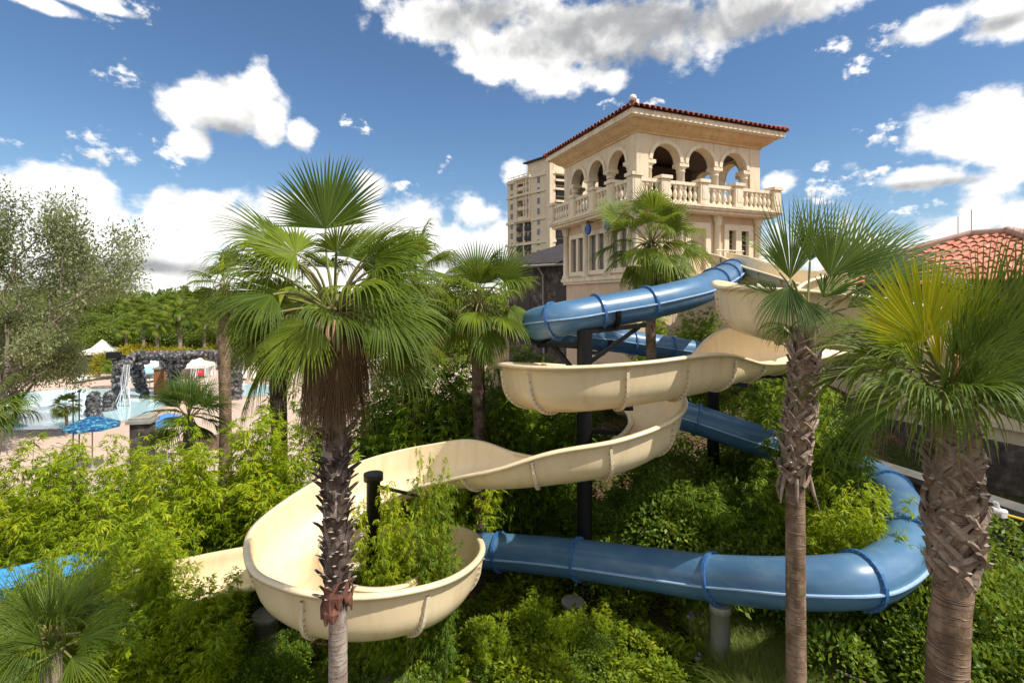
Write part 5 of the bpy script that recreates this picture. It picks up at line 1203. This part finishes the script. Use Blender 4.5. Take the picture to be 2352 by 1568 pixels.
# umbrellas
def umbrella(label, u, ve, d, R_, mat, hgt=None, closed=False):
    p = P(u, ve, d); t_ = thing('patio_umbrella', label, 'umbrella', (p.x, d, 0.02), 'umbrellas on the pool deck'); N = 8
    mb = MB(); V = [p + Vector((0, 0, .42 * R_))]
    for q, z in ((.5, .24 * R_), (1, 0)):
        for k in range(N * 2):
            a = PI * k / N + .2; rr = R_ * q * (1 if k % 2 == 0 else .94); V.append(p + Vector((math.cos(a) * rr, math.sin(a) * rr, z - (.0 if k % 2 == 0 else -.02))))
    for k in range(N * 2): V.append(V[1 + N * 2 + k] - Vector((0, 0, .12)))
    n2 = N * 2
    F_ = [(0, 1 + k, 1 + (k + 1) % n2) for k in range(n2)]
    for ly in range(2): F_ += [(1 + ly * n2 + k, 1 + (ly + 1) * n2 + k, 1 + (ly + 1) * n2 + (k + 1) % n2, 1 + ly * n2 + (k + 1) % n2) for k in range(n2)]
    mb.add(V, F_); cn = mb.build('canopy', mat, t_)
    md = cn.modifiers.new('Solidify', 'SOLIDIFY'); md.thickness = .012
    mb = MB(); mb.tube([(p.x, d, .02), V[0] + Vector((0, 0, .1))], .028, 8); mb.build('pole', M['bolt'], t_)
    mb = MB(); mb.lathe((p.x, d, .02), [(.28, 0), (.28, .06), (.06, .1), (.05, .25)], 14); mb.build('base', M['concrete'], t_)
    mb = MB()
    for k in range(N):
        a = 2 * PI * k / N + .2; mb.tube([p + Vector((math.cos(a) * R_ * .98, math.sin(a) * R_ * .98, .0)), p + Vector((0, 0, .36 * R_))], .01, 4)
    mb.build('rib', M['bolt'], t_)
umbrella('blue and teal printed umbrella at the near left of the pool deck', 212, 976, 24.0, 1.12, M['umb_print'])
umbrella('plain mid-blue umbrella behind the young palm', 384, 967, 25.2, 1.0, M['umb_blue'])
umbrella('pale blue umbrella seen through the rock arch', 344, 852, 45, 1.2, M['umb_light'])
# stone pier with cap, low planter wall, lamp posts, brick piers with lanterns, cabanas, loungers
p = P(328, 960, 17.5); t_ = thing('stone_pier', 'dark stone pier with flat grey cap rising from the bamboo', 'pier', (p.x, 17.5, height(p.x, 17.5) - .1))
mb = MB(); mb.box((p.x, 17.5, height(p.x, 17.5) - .1), .56, .56, p.z - .12 - height(p.x, 17.5) + .1, .25); o = mb.build('shaft', M['stone'], t_)
mb = MB(); mb.box((p.x, 17.5, p.z - .119), .74, .74, .10, .25); mb.box((p.x, 17.5, p.z - .02), .62, .62, .09, .25); mb.build('cap', M['concrete'], t_)
mb = MB(); a, b = G(415, 1012, .75), G(545, 995, .75)
t_ = thing('planter_wall', 'low curved brown planter wall at the foot of the slim palm', 'wall', (a.x, a.y, 0))
ctr = [a.lerp(b, k / 10) + Vector((0, .5 * math.sin(PI * k / 10), 0)) for k in range(11)]
mb = MB()
for q, r_ in zip(ctr[:-1], ctr[1:]): d_ = (r_ - q); nn = d_.cross(Z1).normalized() * .3; mb.frame_box(Vector((q.x, q.y, 0)) - nn, Vector((d_.x, d_.y, 0)), nn * 2, Z1 * .7)
mb.build('stonework', M['planter'], t_)
for u, d, vt, lab in ((372, 43.5, 846, 'orange brick pier with white lantern on the left, behind the arch'), (396, 42.6, 834, 'orange brick pier with white lantern nearer the arch middle')):
    q = P(u, vt, d); t_ = thing('brick_pier', lab, 'pier', (q.x, d, 0), 'brick lantern piers by the pool')
    mb = MB(); mb.box((q.x, d, 0), .85, .85, q.z, .1); mb.build('brickwork', M['brick'], t_)
    mb = MB(); mb.box((q.x, d, q.z + .001), 1.0, 1.0, .12, .1); mb.build('cap', M['concrete'], t_)
    mb = MB(); mb.lathe((q.x, d, q.z + .122), [(.22, 0), (.26, .1), (.26, .55), (.32, .56), (.08, .85)], 6); mb.build('lantern', M['white'], t_)
def cabana(label, u, d, w, h, rz):
    b = G(u, 0, 0) if False else P(u, V0, d); t_ = thing('cabana', label, 'cabana', (b.x, d, .02), 'white canvas cabanas')
    mb = MB(); c, s = math.cos(rz), math.sin(rz); pts = [Vector((b.x + c * x * w / 2 - s * y * w / 2, d + s * x * w / 2 + c * y * w / 2, 0)) for x, y in ((-1, -1), (1, -1), (1, 1), (-1, 1))]
    for q in pts: mb.tube([q + Z1 * .02, q + Z1 * h], .05, 6)
    mb.build('post', M['white'], t_)
    mb = MB(); top = Vector((b.x, d, h + .38 * w)); mid = [Vector((b.x, d, h + .2 * w)).lerp(q + Z1 * h, .45) for q in pts]; V = [top] + mid + [q + Z1 * h for q in pts] + [q + Z1 * (h - .3) for q in pts]
    mb.add(V, [(0, 1 + k, 1 + (k + 1) % 4) for k in range(4)] + [(1 + l * 4 + k, 5 + l * 4 + k, 5 + l * 4 + (k + 1) % 4, 1 + l * 4 + (k + 1) % 4) for l in range(2) for k in range(4)]); mb.build('roof_canopy', M['canvas'], t_)
    mb = MB()
    for k in (2, 3):
        q0_, q1_ = pts[k], pts[(k + 1) % 4]; n = 14; V = []
        for i in range(n + 1):
            pp = q0_.lerp(q1_, i / n); off = (q1_ - q0_).cross(Z1).normalized() * (.06 * (1 if i % 2 else -1)); V += [pp + off + Z1 * .05, pp + off * .4 + Z1 * (h - .25)]
        mb.add(V, [(2 * i, 2 * i + 2, 2 * i + 3, 2 * i + 1) for i in range(n)])
    mb.build('curtain', M['canvas'], t_)
cabana('white canvas cabana seen through the left opening of the rock arch', 342, 50, 2.6, 1.6, .4); cabana('white canvas cabana seen through the right opening of the rock arch', 450, 52, 2.6, 1.45, .2)
cabana('white canvas cabana at the left beyond the pool beneath the trees', 235, 58, 3.4, 2.2, .3); cabana('small white cabana peeping out beside the big palm skirt', 888, 46, 3.0, 2.6, .3)
def lounger():
    t_ = thing('sun_lounger', None, None, (0, 0, 0)); mb = MB(); mb.box((0, 0, .25), .62, 1.3, .06); mb.frame_box((-.31, .65, .25), (.62, 0, 0), (0, .5, .42), (0, -.04, .05)); mb.build('cushion', M['canvas'], t_)
    mb = MB()
    for x in (-.28, .28):
        for y in (-.55, .55): mb.tube([(x, y, 0), (x, y, .26)], .02, 5)
    mb.build('leg', M['white'], t_); return t_
LF = [lounger()]
for u, v, rz in ((170, 880, .3), (190, 878, .4), (212, 874, .2), (345, 878, .1), (375, 880, -.2), (560, 872, .5), (590, 873, .5), (620, 874, .4), (20, 962, 1.1), (40, 968, 1.1)):
    g = G(u, v, 0); o = LF[0] if 'sun_lounger' not in used else copy_tree(LF[0]); used.add('sun_lounger'); o.location = (g.x, g.y, .02); o.rotation_euler = (0, 0, rz)
    tag(o, 'white cushioned sun lounger on the deck round the pool' if u > 100 else 'white sun lounger at the left edge behind the bamboo', 'sun lounger', 'sun loungers around the pool')
q = G(557, 880, 0); mb = MB(); mb.lathe((0, 0, 0), [(.3, 0), (.42, .25), (.3, .45), (.05, .55)], 12); mb.v = [(x + P(458, 0, 50).x, y + 50, z + .6) for x, y, z in mb.v]; tag(mb.build('red_float', M['red']), 'small red pool float seen through the right arch opening', 'float')
for u, d, vt, lab in ((168, 27, 905, 'thin dark post left of the rock stumps'), (182, 27.5, 900, 'thin dark post nearer the taller rock stump'), (528, 20.5, 900, 'thin dark post beside the slim palm trunk')):
    t = P(u, vt, d); mb = MB(); mb.tube([(t.x, d, 0), t], [.032, .028], 8); mb.lathe(t, [(.06, 0), (.09, .05), (.05, .12)], 8); tag(mb.build('lamp_post', M['black']), lab, 'post')
# small dark speaker on the arch, left end
t = P(262, 822, 40.2); mb = MB(); mb.box(t, .9, .6, .5, .4); mb.box(t + Vector((.5, 0, .1)), .7, .2, .15, .4); tag(mb.build('spotlight', M['black']), 'black spotlight box at the left end of the rock arch', 'lamp')

# ------------------------------------------------------------------ broadleaf trees
def tree_form(seed, h, cr, n_leaf, llen, mat, asp=.8, trunk_h=.35, lean=.25, depth=5, spread_=.62, tr=.16):
    rg = random.Random(seed); nr = np.random.default_rng(seed); mb = MB(); tips = []
    def grow_(p, d, L, r, lev):
        pts = [p]; q = p.copy(); dd = d.copy()
        for k in range(4):
            dd = (dd + Vector((rg.gauss(0, .13), rg.gauss(0, .13), rg.gauss(.03, .08)))).normalized(); q = q + dd * L / 4; pts.append(q.copy())
        mb.tube(pts, [r * (1 - .4 * k / 4) for k in range(5)], 6 if lev < 2 else 4, caps=False)
        if lev >= 2: tips.extend([(pts[2], lev), (pts[4], lev)])
        if lev >= depth: return
        nb = rg.choice((2, 3)) if lev else 4
        for k in range(nb):
            a = rg.uniform(0, 6.28); s = rg.uniform(.35, spread_ + .25); o = dd.orthogonal().normalized(); o.rotate(Matrix.Rotation(a, 3, dd)); nd = (dd * math.cos(s) + o * math.sin(s)); nd.z *= asp; nd.normalize()
            grow_(pts[4 if k < 2 else rg.choice((2, 3))], nd, L * rg.uniform(.66, .86), r * .6, lev + 1)
    grow_(Vector((0, 0, 0)), Vector((rg.uniform(-lean, lean) * .5, 0, 1)).normalized(), h * trunk_h, tr, 0)
    T_ = np.array([list(t[0]) for t in tips]); k = nr.integers(len(T_), size=n_leaf); v = nr.normal(0, 1, (n_leaf, 3)); v /= np.linalg.norm(v, axis=1)[:, None]
    pos = T_[k] + v * (cr * nr.uniform(0, 1, n_leaf) ** .6)[:, None]; tone = nr.uniform(0, .6, len(T_))[k] + nr.uniform(0, .4, n_leaf)
    V, Q, r_ = leaf_geo(pos, v + nr.normal(0, .7, (n_leaf, 3)), nr.normal(0, .6, (n_leaf, 3)) + np.array([0, 0, .8]), llen * nr.uniform(.6, 1.3, n_leaf), llen * .5 * nr.uniform(.7, 1.3, n_leaf), tone)
    return mb, np_mesh('crown', V, Q, r_)
def tree_proto(name, args, mat):
    mb, fol = tree_form(*args); t_ = thing(name, None, None, (0, 0, 0)); mb.build('trunk', M['bark'], t_); link_mesh('crown', fol, M[mat], t_); return t_
def put(o, label, cat, loc, rz=0, sc=1, group=None):
    o.location = loc; o.rotation_euler = (0, 0, rz); o.scale = (sc, sc, sc) if not hasattr(sc, '__len__') else sc; return tag(o, label, cat, group)
t1 = tree_proto('oak_tree', (101, 11.5, .8, 24000, .19, 'oak', .85, .33, .2, 5, .6, .2), 'oak'); put(t1, 'tall grey-green oak at the left edge with sky showing through its thin top', 'tree', (P(-15, 0, 25).x, 25, -.1), .5, (.95, .95, 1.27))
t2 = tree_proto('oak_tree', (102, 8.2, .75, 17000, .17, 'oak', .7, .32, .4, 5, .75, .16), 'oak'); put(t2, 'smaller grey-green oak whose branches reach out right of the tall one', 'tree', (P(-10, 0, 27).x, 27, -.1), 2.2, (.8, .8, 1.12))
t3 = copy_tree(t2); put(t3, 'low bushy oak behind the two nearer oaks at the left', 'tree', (P(20, 0, 31).x, 31, -.1), 4.4, (1.1, 1.1, .8))
# vegetation beyond the pool
FT = [tree_proto('broadleaf_tree', (111, 8, 1.5, 12000, .34, 'far', .95, .3, .2, 4, .7, .2), 'far'), tree_proto('broadleaf_tree', (112, 7, 1.5, 12000, .34, 'far', .9, .25, .2, 4, .8, .2), 'far'), tree_proto('broadleaf_tree', (113, 6, 1.3, 9000, .30, 'far_yellow', .85, .22, .2, 4, .8, .2), 'far_yellow')]
def far(rows, label, group, ks, name=None):
    for i, (u, d, s) in enumerate(rows):
        src = FT[ks[i % len(ks)]]; o = src if src.name not in used else copy_tree(src); used.add(src.name)
        put(o, label, 'tree', (P(u, 0, d).x, d, -.1), vr.uniform(0, 6.28), (s * vr.uniform(.9, 1.2), s * vr.uniform(.9, 1.2), s), group)
far([(250, 66, .75), (310, 70, .8), (360, 74, .85), (420, 70, .8), (470, 76, .9), (530, 72, .85), (590, 70, .9), (640, 74, .9), (700, 70, .9), (200, 72, .8)], 'mid-green tree in the row directly behind the rock arch', 'trees behind the rock arch', (0, 1))
far([(262, 52, .62), (300, 56, .68), (362, 57, .66), (395, 60, .58), (440, 56, .62), (485, 58, .66), (335, 60, .62)], 'yellow-green leafy shrub tree just above the rock arch', 'yellow shrub trees behind the arch', (2,))
far([(230, 100, 1.0), (290, 110, 1.1), (350, 105, 1.05), (410, 112, 1.1), (470, 104, 1.0), (540, 108, 1.1), (600, 110, 1.1), (170, 105, 1.1), (750, 90, 1.1), (830, 95, 1.1), (900, 85, 1.0), (980, 90, 1.1), (1060, 80, 1.0), (100, 100, 1.1), (30, 95, 1.1)], 'dark green tree in the second row beyond the pool', 'second row of trees beyond the pool', (1, 0))
# more distant planting: palms beyond the arch and the far wood on the skyline
def far_palm_form(seed):
    t_ = thing('far_palm', None, None, (0, 0, 0)); rg = random.Random(seed)
    mb = MB(); mb.tube([(0, 0, 0), (.05, 0, 2.5), (0, .05, 5)], [.22, .17, .16], 8); mb.build('trunk', M['trunk_grey'], t_)
    Vs, Qs, Rs, As = [], [], [], []; b = 0
    for i in range(34):
        az = i * 2.4; e = rad(85 - 125 * i / 33); dh = np.array([math.cos(az), math.sin(az), 0]); d0 = dh * math.cos(e) + np.array([0, 0, math.sin(e)]); Hh = np.array([0, 0, 5.0]) + d0 * .9
        e2 = e - .45; a = dh * math.cos(e2) + np.array([0, 0, math.sin(e2)]); V, Q, r_, al = blade(Hh, a, np.array([0, 0, 1]) - a * a[2] + np.array([-dh[1], dh[0], 0]) * rg.uniform(-.7, .7), 1.0, 18, 1.25, .45, 1.7, rg.uniform(-.2, .2), seed * 31 + i)
        Vs.append(V); Qs.append(Q + b); Rs.append(r_); As.append(al); b += len(V)
    link_mesh('crown', np_mesh('crown', np.vstack(Vs), np.vstack(Qs), np.concatenate(Rs), np.concatenate(As)), M['fan'], t_); return t_
PF = [far_palm_form(3), far_palm_form(4)]
for i, (u, d, s, lab) in enumerate([(360, 57, 1.05, 'green palm rising behind the left opening of the arch'), (412, 60, 1.25, 'taller palm with a pale trunk behind the arch middle'), (330, 64, 1.1, 'bushy palm left behind the arch'), (470, 62, 1.0, 'low palm behind the right opening of the arch'), (290, 59, .9, 'small palm above the left end of the arch'), (560, 58, 1.2, 'palm beyond the pool right of the slim trunk'), (150, 52, .8, 'palm beyond the pool half hidden by the oaks'), (385, 70, 1.35, 'green palm in the middle of the growth beyond the arch, farthest back'), (310, 72, 1.3, 'leftmost tall palm of the growth beyond the arch'), (445, 74, 1.45, 'tall palm right of centre in the growth beyond the arch'), (500, 68, 1.2, 'palm partly behind the slim trunk beyond the arch')]):
    o = PF[i % 2] if i < 2 else copy_tree(PF[i % 2]); put(o, lab, 'palm', (P(u, 0, d).x, d, -.05), i * 1.3, s, 'palms beyond the pool')
p = P(248, 0, 47); mb = MB()
for (u, d, s, lab) in ((258, 46, .62, 'spiky cycad-like palm at the left foot of the rock arch'), (585, 19, .42, 'small leafy palm beside the upper pool'), (152, 30, .5, 'yellow-green young palm under the oaks')):
    o = copy_tree(PF[0]); put(o, lab, 'palm', (P(u, 0, d).x, d, -1.5 * s), 1, s, 'palms beyond the pool')
# far wood
rg = np.random.default_rng(8); Ps, Ds, Rs, Ls = [], [], [], []
for row, (d0, hh) in enumerate(((150, 9.0), (190, 9.5), (240, 10.5), (320, 11.5))):
    x = -1.2 * d0
    while x < 1.2 * d0:
        w = rg.uniform(4, 9); h = hh * rg.uniform(.72, 1.22) * (1.25 if rg.uniform() < .06 else 1); d = d0 + rg.uniform(-12, 12); nb = 420 if x < .1 * d0 else 160; tone = rg.uniform(0, .5)
        v = rg.normal(0, 1, (nb, 3)); v /= np.linalg.norm(v, axis=1)[:, None]; rr = rg.uniform(.6, 1.05, nb)[:, None]
        lob = rg.normal(0, .35, (7, 3))[rg.integers(7, size=nb)]
        q = np.array([x, d, h * .58]) + (v * .62 * rr + lob) * np.array([w * .62, w * .62, h * .42]); q[:, 2] = np.clip(q[:, 2], .5, h * 1.1)
        Ps.append(q); Ds.append(v + rg.normal(0, .6, (nb, 3))); Rs.append(tone + rg.uniform(0, .5, nb)); Ls.append(rg.uniform(.7, 1.5, nb) * d0 / 190); x += w * .62
Ps = np.vstack(Ps); n = len(Ps); Ls = np.concatenate(Ls)
V, Q, r_ = leaf_geo(Ps, np.vstack(Ds), rg.normal(0, .6, (n, 3)) + np.array([0, 0, .8]), Ls, Ls * .7, np.concatenate(Rs))
tag(link_mesh('far_wood', np_mesh('far_wood', V, Q, r_), M['far']), 'dark green far-off wood along the horizon', 'wood', None, 'stuff')
# two birds
for i, (u, v, lab) in enumerate(((424, 517, 'small dark bird gliding before the white clouds, upper one'), (407, 528, 'small dark bird gliding before the white clouds, lower one'))):
    c = P(u, v, 120); mb = MB(); s = .55
    mb.add([c + Vector(q) * s for q in ((-.5, 0, 0), (0, -.08, .05), (.6, 0, 0), (0, .08, .05), (0, 0, -.09))], [(0, 1, 3), (1, 2, 3), (0, 4, 1), (1, 4, 2), (2, 4, 3), (3, 4, 0)])
    mb.add([c + Vector(q) * s for q in ((-.15, 0, .03), (.2, 0, .03), (-.1, 1.1, .4), (-.35, 2.0, .2), (-.15, 0, .0), (-.1, -1.1, .4), (-.35, -2.0, .2))], [(0, 1, 2), (2, 1, 3), (1, 0, 5), (1, 5, 6)]); tag(mb.build('bird', M['bolt']), lab, 'bird', 'birds in the sky')

# ------------------------------------------------------------------ sky, sun, camera
W = bpy.data.worlds.new('World'); S.world = W; W.use_nodes = True; W.node_tree.nodes.clear(); t = NT(W); out = t('ShaderNodeOutputWorld')
sky = t('ShaderNodeTexSky', sky_type='NISHITA'); sky.sun_disc = False; sky.sun_elevation = math.asin(SUN.z); sky.sun_rotation = math.atan2(SUN.x, SUN.y); sky.air_density = 1.0; sky.dust_density = .25; sky.ozone_density = 3.0
SKY_STR = .092
skyc = t('ShaderNodeHueSaturation', {'Saturation': 1.12, 'Value': 1.0, 'Color': sky.outputs[0]}).outputs[0]
bg = t('ShaderNodeBackground', {'Color': skyc, 'Strength': SKY_STR})
dirn = t('ShaderNodeTexCoord').outputs['Generated']
sep = t('ShaderNodeSeparateXYZ', {0: dirn})
az = t.math('ARCTAN2', sep.outputs[0], sep.outputs[1]); el = t.math('ARCSINE', sep.outputs[2])
ae = t('ShaderNodeCombineXYZ', {0: az, 1: el, 2: 0.0}).outputs[0]
def AE(u, v):
    d = Vector((u - U0, FPX, V0 - v)).normalized(); return math.atan2(d.x, d.y), math.asin(d.z)
# billowy edge warp: several octaves of noise + rounded cells
def vscale(v, s): return t('ShaderNodeVectorMath', {0: v, 1: s}, operation='MULTIPLY').outputs[0]
nz1 = t('ShaderNodeTexNoise', {'Vector': vscale(ae, (1, 1.25, 1)), 'Scale': 9.0, 'Detail': 9, 'Roughness': .6}).outputs[0]
nz2 = t('ShaderNodeTexNoise', {'Vector': vscale(ae, (1, 1.2, 1)), 'Scale': 30.0, 'Detail': 6, 'Roughness': .62}).outputs[0]
wv = t('ShaderNodeVectorMath', {0: ae, 1: t('ShaderNodeVectorMath', {0: t('ShaderNodeTexNoise', {'Vector': ae, 'Scale': 14.0, 'Detail': 4}).outputs[1], 1: (.05, .05, 0)}, operation='MULTIPLY').outputs[0]}, operation='ADD').outputs[0]
vo1 = t('ShaderNodeTexVoronoi', {'Vector': wv, 'Scale': 13.0}, feature='SMOOTH_F1').outputs[0]
vo2 = t('ShaderNodeTexVoronoi', {'Vector': wv, 'Scale': 34.0}, feature='SMOOTH_F1').outputs[0]
nz3 = t('ShaderNodeTexNoise', {'Vector': vscale(ae, (1, 1.5, 1)), 'Scale': 48.0, 'Detail': 5, 'Roughness': .58}).outputs[0]
def blobs(rows, small=False):
    acc = None
    for u, v, ru, rv in rows:
        a, e = AE(u, v); a2, _ = AE(u + ru, v); _, e2 = AE(u, v - rv); sa, se = abs(a2 - a), abs(e2 - e)
        d = t('ShaderNodeVectorMath', {0: ae, 1: (a, e, 0)}, operation='SUBTRACT').outputs[0]
        d = t('ShaderNodeVectorMath', {0: d, 1: (1 / sa, 1 / se, 0)}, operation='MULTIPLY').outputs[0]
        l = t('ShaderNodeVectorMath', {0: d}, operation='LENGTH').outputs['Value']
        m_ = t.math('SUBTRACT', 1.0, l)
        if acc is None: acc = m_
        elif small: acc = t.math('MAXIMUM', acc, m_)
        else:
            nd = t('ShaderNodeMath', {0: acc, 1: m_, 2: .18}, operation='SMOOTH_MAX'); acc = nd.outputs[0]
    return acc
CL = [  # cumulus puffs (u, v, half-width, half-height)
    (1080, 30, 240, 70), (1250, 90, 330, 120), (1450, 60, 380, 110), (1700, 40, 260, 75), (1860, 20, 150, 60), (1270, 180, 130, 60), (1400, 185, 60, 35), (1000, 60, 150, 60), (1130, 140, 110, 60),
    (520, 235, 110, 75), (430, 250, 75, 55), (590, 235, 85, 90), (545, 200, 50, 45), (620, 300, 50, 50), (440, 330, 60, 50), (690, 310, 45, 45), (400, 345, 35, 25),
    (90, 400, 100, 50), (30, 430, 80, 50), (200, 430, 90, 50), (240, 350, 55, 25), (195, 325, 30, 18), (290, 170, 25, 20), (235, 162, 25, 13),
    (200, 500, 150, 90), (320, 560, 200, 90), (430, 510, 110, 80), (490, 470, 80, 50), (560, 530, 120, 90), (660, 480, 90, 60), (120, 600, 220, 110), (350, 630, 260, 60), (600, 620, 230, 80), (800, 560, 220, 120),
    (855, 420, 50, 45), (960, 500, 80, 70), (1090, 490, 60, 55), (1020, 560, 160, 70), (1180, 400, 35, 40), (1130, 560, 90, 60), (900, 620, 260, 60),
    (80, 5, 100, 20), (200, 5, 130, 18), (260, 35, 30, 18), (280, 10, 50, 20),
    (2290, 60, 130, 60), (2150, 60, 130, 45), (2330, 20, 140, 60), (2060, 80, 60, 25), (1925, 105, 30, 20), (1975, 150, 22, 22), (2300, 5, 120, 40),
    (2280, 250, 100, 75), (2180, 300, 130, 60), (2330, 330, 160, 80), (2050, 310, 50, 25), (2120, 410, 130, 30), (2300, 420, 120, 60), (2270, 480, 90, 60), (2340, 490, 80, 80), (2200, 530, 80, 30), (2060, 410, 60, 20), (2090, 480, 35, 10),
    (1800, 420, 60, 35), (1880, 440, 45, 25), (1990, 400, 50, 12), (1885, 385, 22, 10), (2160, 475, 14, 12), (1500, 232, 18, 9), (1395, 236, 22, 7), (1030, 375, 14, 12), (930, 425, 22, 12), (830, 295, 20, 12), (795, 278, 12, 12), (15, 327, 22, 9)]
SM = [r_ for r_ in CL if r_[2] <= 62 and r_[3] <= 27]; acc = blobs([r_ for r_ in CL if r_ not in SM])
wisp = blobs([(u, v, a * 1.9, b * 1.9) for u, v, a, b in SM], True)
low = t('ShaderNodeMapRange', {0: el, 1: .30, 2: .02, 3: -.5, 4: .3}).outputs[0]         # continuous bank near the horizon, all round
acc = t('ShaderNodeMath', {0: acc, 1: low, 2: .25}, operation='SMOOTH_MAX').outputs[0]
behind = t('ShaderNodeTexNoise', {'Vector': dirn, 'Scale': 2.6, 'Detail': 3}).outputs[0]    # unseen clouds added behind the viewpoint, coverage raised to throw fill light forward
bm_ = t.math('MULTIPLY', t.math('SUBTRACT', behind, .44), 5.0)
bm_ = t.math('SUBTRACT', bm_, t.math('MULTIPLY', t('ShaderNodeMapRange', {0: sep.outputs[1], 1: .12, 2: .3, 3: 0.0, 4: 1.0}).outputs[0], 9.0))
acc = t('ShaderNodeMath', {0: acc, 1: bm_, 2: .1}, operation='SMOOTH_MAX').outputs[0]
edge = t.math('ADD', t.math('MULTIPLY', t.math('SUBTRACT', nz1, .5), 1.5), t.math('MULTIPLY', t.math('SUBTRACT', nz2, .5), .75))
edge = t.math('ADD', edge, t.math('ADD', t.math('MULTIPLY', t.math('SUBTRACT', .42, vo1), .75), t.math('MULTIPLY', t.math('SUBTRACT', .42, vo2), .35)))
edge = t.math('ADD', edge, t.math('MULTIPLY', t.math('SUBTRACT', nz3, .5), .34))
fld = t.math('ADD', acc, edge)
dens = t('ShaderNodeMapRange', {0: fld, 1: -.06, 2: .5}, interpolation_type='SMOOTHSTEP').outputs[0]
wf_ = t.math('ADD', t.math('MINIMUM', wisp, .6), t.math('ADD', t.math('MULTIPLY', t.math('SUBTRACT', nz3, .55), 2.6), t.math('MULTIPLY', t.math('SUBTRACT', nz2, .52), 2.4)))
wd_ = t('ShaderNodeMapRange', {0: wf_, 1: .12, 2: .95}, interpolation_type='SMOOTHSTEP').outputs[0]
dens = t.math('MAXIMUM', dens, t.math('MULTIPLY', wd_, .9))
# brightness: sunlit cauliflower tops, grey flat undersides of thick clouds
GR = [(1500, 55, 420, 95), (1300, 95, 190, 70), (1750, 45, 190, 60), (1120, 40, 180, 60), (2280, 60, 90, 25), (510, 300, 90, 40), (300, 612, 300, 22), (160, 655, 260, 24), (1000, 600, 120, 24), (2130, 425, 150, 18), (1450, 130, 200, 50)]
gacc = blobs(GR)
gsh = t('ShaderNodeMapRange', {0: t.math('ADD', gacc, t.math('MULTIPLY', t.math('SUBTRACT', nz1, .5), .5)), 1: -.25, 2: .85}, interpolation_type='SMOOTHSTEP').outputs[0]
puff = t.math('ADD', t.math('MULTIPLY', vo1, .22), t.math('ADD', t.math('MULTIPLY', vo2, .10), t.math('MULTIPLY', t.math('SUBTRACT', nz1, .5), .30)))
dA = t('ShaderNodeVectorMath', {0: ae, 1: (.004, .022, 0)}, operation='ADD').outputs[0]
def billow(v): return t.math('SUBTRACT', t('ShaderNodeTexNoise', {'Vector': vscale(v, (1, 1.25, 1)), 'Scale': 15.0, 'Detail': 5, 'Roughness': .55}).outputs[0], t.math('MULTIPLY', t('ShaderNodeTexVoronoi', {'Vector': v, 'Scale': 22.0}, feature='SMOOTH_F1').outputs[0], .28))
relief = t.math('SUBTRACT', billow(wv), billow(t('ShaderNodeVectorMath', {0: wv, 1: (.004, .022, 0)}, operation='ADD').outputs[0]))
lum = t.math('SUBTRACT', t.math('ADD', 1.0, t.math('MULTIPLY', relief, .8)), t.math('ADD', t.math('MULTIPLY', gsh, .5), t.math('MULTIPLY', puff, .45)))
ccol = t.ramp(t('ShaderNodeMapRange', {0: lum, 1: .1, 2: 1.05}).outputs[0], [(0.0, (.24, .25, .275)), (.35, (.36, .365, .375)), (.6, (.60, .60, .59)), (1.0, (1.02, 1.0, .975))])
cbg = t('ShaderNodeBackground', {'Color': ccol, 'Strength': 1.0})
mx = t('ShaderNodeMixShader', {0: dens, 1: bg.outputs[0], 2: cbg.outputs[0]}); t.l.new(mx.outputs[0], out.inputs[0])
sl = bpy.data.lights.new('sun', 'SUN'); sl.energy = 4.0; sl.angle = rad(.53); sl.color = (1.0, .95, .86)
so = bpy.data.objects.new('sun', sl); COL.objects.link(so); so.rotation_euler = SUN.to_track_quat('Z', 'Y').to_euler(); so.location = (20, -10, 40)
cam = bpy.data.cameras.new('camera'); cam.sensor_width = 36; cam.lens = 18.0; cam.shift_y = -42.0 / 1024; cam.clip_end = 12000; cam.clip_start = .05
co = bpy.data.objects.new('camera', cam); COL.objects.link(co); co.location = (0, 0, CH); co.rotation_euler = (PI / 2, 0, 0); S.camera = co
S.view_settings.view_transform = 'Standard'; S.view_settings.look = 'None'; S.view_settings.exposure = .47; S.view_settings.gamma = 1
S.cycles.max_bounces = 8; S.cycles.transparent_max_bounces = 8; S.cycles.use_denoising = True
S.cycles.caustics_reflective = False; S.cycles.caustics_refractive = False
